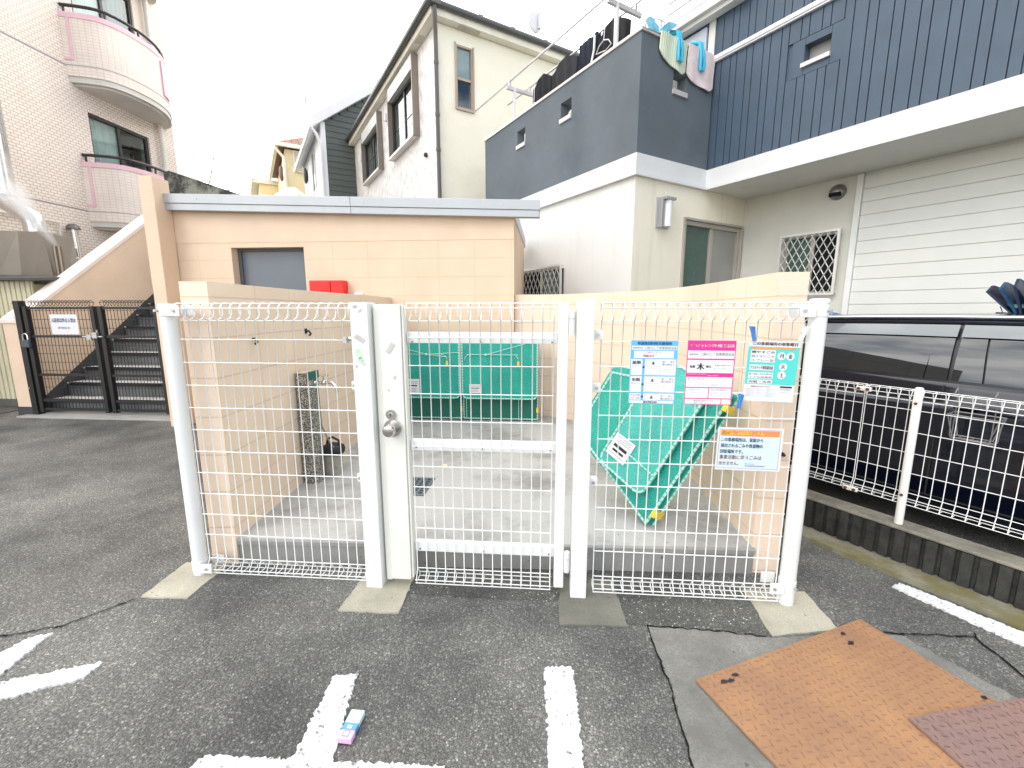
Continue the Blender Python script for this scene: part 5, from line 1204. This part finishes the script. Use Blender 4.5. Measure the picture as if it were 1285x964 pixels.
# ================================================================== HOUSES BEHIND
def frame(px, py):
    o = Vector((px, py, 0)); return (lambda p: o + U * p[0] + V * p[1] + Vector((0, 0, p[2]))), (lambda p: o + U * p[1] + V * p[0] + Vector((0, 0, p[2])))
gutter_m = M('dark gutter', (.075, .08, .08), .45, var=.08); pipe_dark = M('brown grey downpipe', (.11, .105, .10), .5); tile_dark = M('dark roof slates', (.05, .052, .055), .7, var=.2, vs=5)
# cream house
TC1, TC2 = frame(-2.38, 10.0)
ornate, nt_, bs_ = nodes('white ornate plaster')
tc_ = nn(nt_, 'ShaderNodeTexCoord'); v_ = nn(nt_, 'ShaderNodeTexVoronoi', feature='SMOOTH_F1'); v_.inputs['Scale'].default_value = 7
nt_.links.new(mapped(nt_, tc_.outputs['Object'], (1, 1, .55)), v_.inputs['Vector']); bs_.inputs['Base Color'].default_value = (.84, .84, .82, 1); bs_.inputs['Roughness'].default_value = .8; bump(nt_, bs_, math_(nt_, 'ADD', v_.outputs['Distance'], math_(nt_, 'MULTIPLY', noise(nt_, tc_.outputs['Object'], 18), .3)), 1.0, .09)
swirl, nt_, bs_ = nodes('cream trowelled plaster')
tc_ = nn(nt_, 'ShaderNodeTexCoord'); v_ = nn(nt_, 'ShaderNodeTexVoronoi', feature='SMOOTH_F1'); v_.inputs['Scale'].default_value = 3.2; nt_.links.new(tc_.outputs['Object'], v_.inputs['Vector'])
nt_.links.new(mixc(nt_, ramp(nt_, noise(nt_, tc_.outputs['Object'], 1.2, 4), .3, .7), (.78, .74, .60), (.82, .79, .67)), bs_.inputs['Base Color']); bs_.inputs['Roughness'].default_value = .85; bump(nt_, bs_, math_(nt_, 'ADD', v_.outputs['Distance'], math_(nt_, 'MULTIPLY', noise(nt_, tc_.outputs['Object'], 12), .4)), .5, .03)
ch = thing('house', 'cream plastered house with dark gutters and brown framed windows, behind the utility room', 'house', TC1((2, 2, 0)))
W1 = (1.25, 3.25, 5.66, 7.36); W2 = (4.45, 6.45, 5.74, 7.28)
m = MB(TC1); m.wall(0, 8.3, 0, 7.42, 0, .2, [W1, W2]); part('front_wall', m, ornate, ch)
SWn = (.42, .82, 5.88, 7.14)
m = MB(TC2); m.wall(.0, 6, 0, 7.42, -.002, .2, [SWn]); part('side_wall', m, swirl, ch)
m = MB(TC1); m.box(8.1, 8.3, .2, 6, 0, 7.42); m.box(.2, 8.1, 5.8, 6, 0, 7.42); part('rear_wall', m, swirl, ch)
m = MB(TC1); e = .20; m.box(-e, 8.3 + e, -e, 6 + e, 7.43, 7.455); m.box(-e, -e + .03, -e, 6 + e, 7.455, 7.60); m.box(-e + .03, 8.3 + e, -e, -e + .03, 7.455, 7.60); part('soffit', m, M('cream soffit', (.78, .75, .64), .7), ch)
m = MB(TC1); g = .11
m.tube([(-e - .06, -e - .06, 7.61), (8.4, -e - .06, 7.60)], .065, 10); m.tube([(-e - .06, -e - .06, 7.61), (-e - .06, 6.4, 7.62)], .065, 10); part('gutter', m, gutter_m, ch)
m = MB(TC1); m.loft([[(-e - .05, -e - .05, 7.63), (8.7, -e - .05, 7.63), (8.7, 6.4, 7.63), (-e - .05, 6.4, 7.63)], [(3.0, 2.9, 8.9), (5.4, 2.9, 8.9), (5.4, 3.1, 8.9), (3.0, 3.1, 8.9)]]); part('roof', m, tile_dark, ch)
m = MB(TC1)
for b in (.9, 1.7, 2.6, 3.5, 4.4): m.box(-.20, -.12, b, b + .10, 7.66, 7.75)
part('snow_guard', m, gutter_m, ch)
m = MB(TC1); m.tube([(-e - .06, -.14, 7.60), (-e - .06, -.14, 7.42), (-.10, -.07, 7.18), (-.05, -.05, 7.0), (-.05, -.05, 0)], .045, 10); m.box(-e - .15, -e + .03, -.24, -.04, 7.55, 7.78)
for z in (4.9, 5.6, 6.6): m.cyl((-.05, -.05, z), (-.05, -.05, z + .06), .055, n=10)
part('downpipe', m, pipe_dark, ch, smooth=True)
m = MB(TC1); m.tube([(8.36, -e - .06, 7.6), (8.36, -e - .05, 7.35), (8.3, -.06, 7.0), (8.3, -.06, 0)], .05, 10); part('downpipe', m, gutter_m, ch, smooth=True)
brown_f = M('brown grey frame', (.22, .185, .155), .45, var=.06); brown_l = M('tan frame', (.42, .34, .27), .5)
curtain = M('pale curtain', (.60, .61, .60), .9, var=.12, vs=5); 
def curtain_part(w, T, x0, x1, z0, z1, y, mat=None):
    m = MB(T); g = []; n = 40
    for i in range(n + 1):
        x = x0 + (x1 - x0) * i / n; d = .025 * math.sin(i * 1.9); g.append([(x, y + d, z0), (x, y + d, z1)])
    m.loft(g, 0, cap=False, closed=False); part('curtain', m, mat or curtain, w, smooth=True)
for (x0, x1, z0, z1) in (W1, W2):
    w = window(ch, TC1, x0, x1, z0, z1 - .32, -.02, alu_dark, (glass_dark, glass_dark), fr=.05)
    curtain_part(w, TC1, x0 + .9, x1 - .45, z0 + .05, z1 - .35, .2)
    m = MB(TC1); m.box(x0 - .06, x0, -.16, .0, z0 - .06, z1); m.box(x1, x1 + .06, -.16, .0, z0 - .06, z1); part('window_surround', m, brown_f, w, bevel=.004)
    m = MB(TC1); m.box(x0, x1, -.17, 0, z0 - .06, z0); part('sill', m, sill_m, w, bevel=.004)
    m = MB(TC1); m.box(x0 + .01, x1 - .01, -.15, -.03, z1 - .31, z1); part('shutter_box', m, M('pale shutter box', (.62, .62, .60), .4), w, bevel=.01)
    m = MB(TC1); m.box(x0 + .45, x0 + .47, .0, .02, z0 + .05, z1 - .35); m.box(x0 + .05, x1 - .05, .0, .02, z0 + .62, z0 + .64); part('glazing_bar', m, alu_dark, w)
w = window(ch, TC2, *SWn, .02, brown_l, (glass_dark, glass_dark), fr=.035, mull=False); m = MB(TC2); m.box(SWn[0] + .035, SWn[1] - .035, .008, .05, 6.46, 6.51); m.box(SWn[0] - .03, SWn[0], -.03, .03, SWn[2] - .03, SWn[3] + .02); m.box(SWn[1], SWn[1] + .03, -.03, .03, SWn[2] - .03, SWn[3] + .02); m.box(SWn[0], SWn[1], -.04, .03, SWn[2] - .04, SWn[2]); part('window_trim', m, brown_l, w)
m = MB(TC2); m.box(SWn[0] + .04, SWn[1] - .04, .06, .07, 6.51, 7.1); part('blind', m, M('pale blind', (.50, .52, .53), .8), w)
for a, z in ((3.62, 6.75), (6.9, 6.6)):
    m = MB(TC1); m.box(a - .05, a + .05, -.06, -.0, z - .12, z + .02, 0); m.cyl((a, -.10, z - .02), (a, -.10, z + .16), .055, n=10, m=1); part('wall_lamp', m, [alu_dark, white_plastic], ch)
m = MB(TC1); m.ball((.78, -.03, 5.06), .055, 6); part('vent_hood', m, alu_dark, ch, smooth=True)
m = MB(TC1); m.box(.60, .92, -.16, -.04, 7.418, 7.4295); m.box(-.16, -.04, .45, .95, 7.418, 7.4295); part('soffit_vent', m, M('soffit vent', (.50, .47, .38), .6), ch)
m = MB(TC2); an = (3.05, .9)
m.tube([(an[0], an[1], 7.8), (an[0], an[1], 9.5)], .018, 8); m.ball((an[0] - .02, an[1] - .05, 8.80), .23, 10, 0, (1, .22, 1.3)); m.tube([(an[0], an[1], 8.5), (an[0] + .25, an[1] - .2, 9.0)], .012, 6); m.rbox((an[0] + .05, an[1] - .14, 8.75), (.06, .06, .35)); part('aerial', m, M('aerial', (.66, .67, .68), .4, .2), ch, smooth=True)

# grey green and white house
TG1, TG2 = frame(-8.03, 16.0)
gh_ = thing('house', 'white fronted house with dark grey-green lap boarded side, beyond the cream house', 'house', TG1((2, 3, 0)))
gg = M('grey green lap board', (.085, .10, .092), .6, var=.08); wb = M('white lap board', (.74, .77, .80), .6, var=.03); wt = M('white house trim', (.80, .81, .82), .5, var=.02)
m = MB(TG2); i = 0; z = 4.0
while z < 10.2:
    bmax = 7.0; b0 = .05 if z < 7.95 else max(.05, (z - 7.95) / .73 + .05); b1 = 7 - b0
    m.prism([(-.02, z), (-.003, z + .197), (.1, z + .197), (.1, z)], 0, b0, b1) if b1 > b0 else None
    z += .20
m.prism([(0.0, 0), (7, 0), (7, 8.0), (3.5, 10.5), (0.0, 8.0)], 1, .06, .2); part('side_wall', m, gg, gh_)
m = MB(TG1); GWn = (1.7, 2.9, 6.2, 7.8); m.wall(.2, 5.4, 0, 8.1, -.0, .2, [GWn])
for k in range(22): z = 4.0 + k * .185; (m.box(.12, GWn[0] - .1, -.02, .0, z, z + .17), m.box(GWn[1] + .1, 5.4, -.02, 0, z, z + .17)) if z + .17 > GWn[2] - .1 and z < GWn[3] + .1 else m.box(.12, 5.4, -.02, .0, z, z + .17)
part('front_wall', m, wb, gh_)
m = MB(TG1); m.box(5.2, 5.4, .2, 7, 0, 8.1); m.box(.2, 5.2, 6.8, 7, 0, 8.1); part('rear_wall', m, wb, gh_)
m = MB(TG1); m.box(-.03, .12, -.03, .12, 0, 8.05); part('corner_board', m, wt, gh_)
w = window(gh_, TG1, *GWn, 0, wt, (glass_dark, glass_dark), fr=.09)
m = MB(TG1); rp_ = lambda b, o: 8.02 + .73 * b + o
for sgn in (0, 1):
    P = [(-.18, -.28, rp_(-.28, 0)), (-.18, 3.5, rp_(3.5, 0)), (-.18, 3.5, rp_(3.5, .34)), (-.18, -.28, rp_(-.28, .34))]
    if sgn: P = [(p[0], 7 - p[1], p[2]) for p in P]
    m.loft([P, [(5.8, p[1], p[2] - .0) for p in P]], 0)
part('roof', m, wt, gh_)
m = MB(TG1); m.box(-.15, 5.8, -.40, -.28, 7.76, 7.92); m.tube([(-.10, -.34, 7.78), (-.10, -.2, 7.6), (-.06, -.06, 7.25), (-.06, -.06, 0)], .05, 8); part('gutter', m, wt, gh_)
m = MB(TG1); m.tube([(.4, -.4, 7.9), (.4, -.4, 9.3)], .02, 6); m.ball((.4, -.4, 8.85), .16, 6, 0, (1, .3, 1)); part('aerial', m, M('aerial grey', (.6, .6, .64), .5), gh_)
m = MB(TG1); m.ball((4.3, -.10, 7.3), .22, 8, 0, (.8, .4, 1.5)); m.ball((2.0, -.08, 5.6), .10, 6); part('vent_hood', m, alu_dark, gh_, smooth=True)
m = MB(TC1); m.box(8.75, 9.0, -.45, 1.6, 0, 6.2, 0); m.box(8.7, 9.05, -.5, 1.65, 6.2, 6.26, 1)
solo('garden_wall', m, [M('brown brick', (.32, .22, .17), .8, var=.2, vs=6), alu], 'narrow brown wall between the cream house and the grey-green house', 'wall')

# yellow house
TY1, TY2 = frame(-12.98, 22.0)
yh = thing('house', 'pale yellow house with brown tiled roof and beige louvre', 'house', TY1((3, 3, 0)))
yel = M('yellow render', (.80, .70, .44), .85, var=.05); yw = M('cream trim', (.80, .76, .64), .6)
m = MB(TY1); m.box(0, 6, 0, 7, 0, 9.35); m.box(6.01, 11, -1.0, 5, 0, 9.0); part('wall', m, yel, yh)
m = MB(TY1); m.loft([[(-.4, -.4, 9.50), (6.4, -.4, 9.50), (6.4, 7.4, 9.50), (-.4, 7.4, 9.50)], [(2.6, 3.3, 11.6), (3.4, 3.3, 11.6), (3.4, 3.7, 11.6), (2.6, 3.7, 11.6)]]); part('roof', m, brick('brown roof tiles', (.26, .15, .115), (.31, .19, .15), (.12, .07, .055), .35, .32, .02, 0, .9, .8, .2), yh)
m = MB(TY1); m.box(-.45, 6.4, -.45, -.30, 9.33, 9.50); m.box(-.45, -.30, -.30, 7.4, 9.33, 9.50); m.box(5.9, 11.3, -1.4, 5.3, 9.01, 9.25); m.tube([(-.10, -.42, 9.3), (-.08, -.08, 8.9), (-.08, -.08, 0)], .08, 8); part('gutter', m, yw, yh)
m = MB(TY2); m.box(.40, 1.22, -.06, -.001, 8.42, 9.26); yv = part('louvre', m, M('beige louvre', (.55, .51, .40), .7), yh)
m = MB(TY2); m.box(.34, .40, -.08, -.001, 8.38, 9.32); m.box(1.22, 1.28, -.08, -.001, 8.38, 9.32); m.box(.78, .83, -.08, -.061, 8.42, 9.26); m.box(.40, 1.22, -.08, -.001, 9.26, 9.32); m.box(.36, 1.26, -.10, -.001, 8.34, 8.38); part('louvre_frame', m, yw, yv)
m = MB(TY1); m.ball((1.6, -.1, 8.6), .25, 8, 0, (.8, .5, 1.6)); m.ball((1.4, -.1, 7.0), .2, 8); part('vent_hood', m, M('brown hood', (.16, .11, .09), .5), yh, smooth=True)
TP1, TP2 = frame(-15.2, 34.0)
m = MB(TP1); m.box(0, 9, -2, 12, 0, 15.2, 0); m.box(-.15, 9.1, -2.15, 12.1, 15.2, 15.5, 1)
solo('pale_building', m, [M('pale far render', (.50, .49, .45), .9), yw], 'pale flat-roofed building far behind the yellow house', 'building')

# ================================================================== TILED APARTMENT BLOCK   (frame: d out of the facade, y along it)
def TA(p): return (-10 + p[1] * -1, p[0], p[2])        # local x = y, local y = depth behind the facade (negative = out), z
tile = brick('pinkish facade tile', (.84, .735, .645), (.87, .78, .69), (.56, .475, .43), .118, .0575, .0075, .5, .5, .55, .15, 60, smooth=.15, dist=.006)
ap = thing('apartment_building', 'tall pinkish tiled apartment block with curved balconies', 'building', (-12, 9, 0))
AW = [(9.50, 10.97, 3.66, 5.76), (9.50, 10.97, 6.55, 8.80), (9.5, 10.97, 9.45, 11.6)]
m = MB(TA); m.wall(3.0, 11.76, 0, 16, 0, .25, AW); m.box(11.51, 11.76, .25, 9, 0, 16); m.box(3.0, 3.25, .25, 9, 0, 16); m.box(3.25, 11.51, 8.75, 9, 0, 16); m.box(3.25, 11.51, .25, 8.75, 15.8, 16); part('wall', m, tile, ap)
m = MB(TA)
for z in (3.64, 6.52, 9.40, 12.28): m.box(3.0, 9.18, -.004, .0, z - .012, z + .012)
part('expansion_joint', m, M('grey sealant', (.30, .28, .31), .7), ap)
arc = [(0, 9.19), (.16, 9.24), (.34, 9.30), (.6, 9.43), (.75, 9.66), (.82, 9.98), (.82, 10.4), (.70, 10.84), (.45, 11.25), (.16, 11.55), (0, 11.62)]
arc = [tuple(q) for q in smooth_path(arc, 4)]
def arc_off(o): 
    out = []
    for i, p in enumerate(arc):
        a = Vector(arc[max(i - 1, 0)]); b = Vector(arc[min(i + 1, len(arc) - 1)]); t = (b - a).normalized(); out.append((max(p[0] + t.y * o, 0.0), p[1] - t.x * o))
    return out
pinkp = M('pink enamel', (.78, .36, .50), .35, var=.04); pink_l = M('light pink trim', (.80, .52, .58), .5, var=.04); rail_m = M('dark bronze rail', (.05, .045, .05), .35, .5)
tile_b = brick('pinkish balcony tile', (.84, .735, .645), (.87, .78, .69), (.73, .64, .575), .105, .0575, .0075, 0, .5, .55, .15, 60, smooth=.15, dist=.006)
LA = [0]
for a, b in zip(arc, arc[1:]): LA.append(LA[-1] + math.dist(a, b))
def ribbon(mb, o0, o1, z0, z1, i0=0, i1=None, m_=0):
    A_, B_ = arc_off(o0), arc_off(o1); i1 = len(arc) - 1 if i1 is None else i1
    rings = [[(-10 + A_[i][0], A_[i][1], z0), (-10 + B_[i][0], B_[i][1], z0), (-10 + B_[i][0], B_[i][1], z1), (-10 + A_[i][0], A_[i][1], z1)] for i in range(i0, i1 + 1)]
    b = len(mb.v); mb.loft(rings, m_)
    nf = (i1 - i0) * 4
    for k in range(nf):       # running length as the horizontal texture coordinate
        i = i0 + k // 4; f = mb.f[len(mb.f) - nf - 2 + k]
        mb.uv[len(mb.f) - nf - 2 + k] = [(LA[i0 + (v - b) // 4], mb.v[v].z) for v in f]
def balcony(zt, zb):
    m = MB(); ribbon(m, -.12, 0, zb, zt); bl = part('balcony', m, tile_b, ap)
    m = MB(); ii = arc_off(-.02); poly = [(-10 + p[0], p[1]) for p in ii]; m.prism(poly, 2, zb - .11, zb - .002); ii2 = arc_off(-.10); m.prism([(-10 + p[0], p[1]) for p in ii2], 2, zb - .15, zb - .111); part('slab', m, M('balcony soffit', (.66, .63, .58), .8, var=.05), bl)
    m = MB(); ribbon(m, -.13, .012, zt + .001, zt + .05); ribbon(m, .002, .014, zt - .05, zt, 0, 27); ribbon(m, .002, .014, zb + .351, zt - .051, 3, 4); ribbon(m, .002, .014, zb + .30, zb + .35, 0, 4); part('trim', m, pink_l, bl)
    m = MB(); ribbon(m, .004, .03, zb + .28, zt - .10, 27, 30); part('panel', m, pinkp, bl)
    m = MB(); rl = arc_off(-.05); pts = [(-10 + p[0], p[1], zt + .20) for p in rl]; m.tube(pts, .032, 8)
    for i in (2, 14, 22, 29, 36): m.tube([(-10 + rl[i][0], rl[i][1], zt + .04), (-10 + rl[i][0], rl[i][1], zt + .19)], .022, 6)
    part('railing', m, rail_m, bl, smooth=True)
    m = MB(); ribbon(m, .001, .004, zb + .20, zb + .215); part('expansion_joint', m, M('grey lilac sealant', (.36, .33, .36), .7), bl)
balcony(7.46, 6.32); balcony(4.60, 3.43); balcony(10.33, 9.2)
for (y0, y1, z0, z1) in AW:
    w = window(ap, TA, y0, y1, z0, z1, .06, alu_dark, (glass_dark, glass_dark), fr=.055, room=True)
    curtain_part(w, TA, y0 + .05, (y0 + y1) / 2 + .02, z0, z1 - .05, .15, M('net curtain', (.82, .84, .82), .9, var=.05)); 
    if z0 > 5: curtain_part(w, TA, (y0 + y1) / 2 + .25, y1 - .1, z0, z1 - .05, .17, M('blue grey curtain', (.34, .42, .46), .9))
m = MB(TA); m.tube([(11.25, -.10, 0), (11.25, -.10, 16)], .055, 10)
for z in (2, 5, 8, 11): m.cyl((11.25, -.10, z), (11.25, -.10, z + .08), .07, n=10)
part('downpipe', m, M('cream pipe', (.72, .68, .61), .5), ap, smooth=True)
m = MB(TA); m.tube([(6.2, -.05, 3.27), (8.45, -.05, 3.27), (8.5, -.05, 3.24), (8.5, -.05, 2.9)], .018, 6); part('conduit', m, M('pale conduit', (.66, .63, .58), .5), ap)

# extractor duct on the facade, flues, shed and steam
dt = thing('extractor_duct', 'brown metal extractor casing with silver elbow duct on the tiled facade', 'duct', (-9.2, 7.2, 1.75))
cas = M('brownish metal casing', (.33, .295, .25), .35, .5, var=.08, vs=2); sil = M('silver duct', (.68, .67, .65), .22, .95, var=.08, vs=4)
m = MB(); m.loft([[(-9.9, 6.9, 1.30), (-9.34, 7.15, 1.30), (-8.66, 7.22, 1.30), (-9.0, 7.9, 1.30), (-9.98, 7.9, 1.30)], [(-9.95, 6.9, 2.86), (-9.17, 7.15, 2.86), (-8.78, 7.22, 2.86), (-9.0, 7.9, 2.86), (-9.98, 7.9, 2.86)]]); m.box(-9.98, -9.5, 7.3, 7.8, 1.15, 1.30); part('casing', m, cas, dt)
m = MB(); m.box(-8.95, -8.74, 7.26, 7.6, 0, 1.30); part('bracket', m, alu_dark, dt)
m = MB(); m.tube([(-9.07, 7.35, 2.86), (-9.07, 7.35, 2.98), (-9.10, 7.35, 3.10), (-9.20, 7.34, 3.20), (-9.33, 7.33, 3.27), (-9.45, 7.32, 3.36), (-9.50, 7.31, 3.50)], .155, 20)
m.cyl((-9.50, 7.31, 3.48), (-9.50, 7.31, 3.56), .185, n=20); m.tube([(-9.50, 7.31, 3.56), (-9.5, 7.31, 8)], .15, 20); part('elbow_duct', m, sil, dt, smooth=True)
for z in (): pass
for x, lab in ((-8.70, 'brown metal flue pipe giving off the steam, tight beside the extractor casing'), (-8.61, 'second brown flue pipe, the one farther from the extractor casing')):
    m = MB(); m.tube([(x, 7.30, .02), (x, 7.30, 2.62)], .032, 10); solo('flue_pipe', m, M('brown flue', (.30, .25, .20), .3, .7), lab, 'flue', 'flue pipes beside the extractor casing', smooth=True)
vp = thing('vent_pipe', 'slim vent pipe with dark mushroom cap on the tiled facade', 'vent pipe', (-9.85, 8.75, 1.5))
m = MB(); m.tube([(-9.86, 8.78, 1.5), (-9.86, 8.78, 2.48), (-9.88, 8.68, 2.56), (-9.98, 8.66, 2.56)], .07, 10); part('lower_pipe', m, M('cream vent', (.72, .69, .63), .5), vp, smooth=True)
m = MB(); m.tube([(-9.87, 8.72, 2.56), (-9.87, 8.70, 3.17)], .055, 10); m.cyl((-9.87, 8.71, 2.78), (-9.87, 8.71, 2.82), .075, n=10); part('upper_pipe', m, sil, vp, smooth=True)
m = MB(); m.ball((-9.87, 8.70, 3.17), .12, 8, 0, (1, 1, 1), -.1); part('cap', m, M('dark cap', (.16, .15, .145), .4, .6), vp, smooth=True)
sh = thing('shed', 'low cream corrugated shed with dark flat roof beside the stair wall', 'shed', (-9, 6.4, 0))
m = MB(); x = -11.0
while x < -7.80: m.box(x, x + .06, 6.10, 6.14, .12, 1.94); m.box(x + .06, x + .085, 6.118, 6.14, .12, 1.94); x += .085
m.box(-11, -7.79, 6.14, 7.0, .12, 1.9); part('wall', m, M('cream corrugated sheet', (.68, .63, .45), .55, var=.08), sh)
m = MB(); m.loft([[(-11.2, 5.95, 1.985), (-7.56, 5.95, 1.935), (-7.56, 5.95, 1.975), (-11.2, 5.95, 2.03)], [(-11.2, 7.1, 2.10), (-7.56, 7.1, 2.05), (-7.56, 7.1, 2.09), (-11.2, 7.1, 2.145)]]); part('roof', m, M('dark sheet roof', (.07, .07, .065), .6, var=.2, vs=10), sh)
m = MB(); m.box(-11.1, -7.77, 6.08, 7.05, 0, .12); part('base', m, pad_dark, sh)
m = MB(); m.box(-8.12, -7.9, 6.085, 6.10, 1.60, 1.63); m.tube([(-8.65, 6.3, 2.02), (-8.65, 6.3, 2.45), (-8.75, 6.3, 2.52)], .05, 8, 1); part('fitting', m, [alu_dark, M('white pipe', (.72, .68, .58), .5)], sh)
# steam drifting up from the flue
sm_m, nt_, bs_ = nodes('steam'); nt_.nodes.remove(bs_)
pv = nn(nt_, 'ShaderNodeVolumePrincipled'); tc_ = nn(nt_, 'ShaderNodeTexCoord'); pv.inputs['Color'].default_value = (.995, .995, .995, 1); pv.inputs['Anisotropy'].default_value = .1
d_ = ramp(nt_, noise(nt_, tc_.outputs['Object'], 2.6, 5, .6), .36, .66)
grad = nn(nt_, 'ShaderNodeVectorMath', operation='LENGTH')
sx_ = nn(nt_, 'ShaderNodeSeparateXYZ'); nt_.links.new(tc_.outputs['Object'], sx_.inputs[0])
h_ = math_(nt_, 'SUBTRACT', sx_.outputs['Z'], 2.62)                       # the plume widens and leans as it rises and thins towards its edge
dx_ = math_(nt_, 'ADD', math_(nt_, 'ADD', sx_.outputs['X'], 8.66), math_(nt_, 'MULTIPLY', h_, .40)); dy_ = math_(nt_, 'ADD', math_(nt_, 'SUBTRACT', sx_.outputs['Y'], 7.3), math_(nt_, 'MULTIPLY', h_, .35))
rr2 = math_(nt_, 'SQRT', math_(nt_, 'ADD', math_(nt_, 'MULTIPLY', dx_, dx_), math_(nt_, 'MULTIPLY', dy_, dy_)))
q_ = math_(nt_, 'DIVIDE', rr2, math_(nt_, 'ADD', math_(nt_, 'MINIMUM', math_(nt_, 'MULTIPLY', h_, .27), .36), .05))
fade = ramp(nt_, q_, .15, 1.0, (1, 1, 1), (0, 0, 0)); thin = ramp(nt_, math_(nt_, 'MULTIPLY', h_, .45), .35, 1.0, (1, 1, 1), (0, 0, 0))
nt_.links.new(math_(nt_, 'MULTIPLY', math_(nt_, 'MULTIPLY', math_(nt_, 'MULTIPLY', d_, fade), thin), 9.0), pv.inputs['Density']); nt_.links.new(pv.outputs[0], nt_.nodes['Material Output'].inputs['Volume'])
m = MB(); m.tube([(-8.66, 7.3, 2.625), (-8.76, 7.21, 2.88), (-9.0, 7.0, 3.47), (-9.3, 6.74, 4.22), (-9.55, 6.52, 4.85)], [.06, .13, .29, .43, .43], 20)
struct('steam', m, sm_m, 'stuff', smooth=True)

# bare trees behind the apartment block
bark = M('bare bark', (.16, .135, .14), .9, var=.2, vs=10)
def bare_tree(x, y, h, seed, lab):
    rnd = random.Random(seed); o = thing('bare_tree', lab, 'tree', (x, y, 0), 'bare trees behind the pink pillar'); trunk = MB(); tw = MB()
    def grow(p, d, l, r, lev):
        pts = [p]; rs = [r]; n = 5
        for i in range(n):
            d = (d + Vector((rnd.uniform(-.25, .25), rnd.uniform(-.25, .25), rnd.uniform(-.05, .2)))).normalized(); pts.append(pts[-1] + d * l / n); rs.append(r * (1 - .55 * (i + 1) / n))
        (trunk if lev == 0 else tw).tube(pts, rs, 6)
        if lev < 3:
            for i in range(1, n + 1):
                for _ in range(2 if lev else 2):
                    if rnd.random() < .8:
                        dd = (d * .5 + Vector((rnd.uniform(-1, 1), rnd.uniform(-1, 1), rnd.uniform(.0, .9)))).normalized(); grow(pts[i], dd, l * rnd.uniform(.30, .45), rs[i] * .55, lev + 1)
    grow(Vector((x, y, 0)), Vector((0, 0, 1)), h, h * .016, 0)
    part('trunk', trunk, bark, o, smooth=True); part('branches', tw, bark, o)
bare_tree(-11.6, 14.0, 5.7, 3, 'bare grey tree whose twigs rise right beside the apartment block')
bare_tree(-10.65, 14.2, 5.3, 11, 'bare grey tree with a crooked top, standing clear of the apartment block')
bpy.data.objects.remove(_fo)
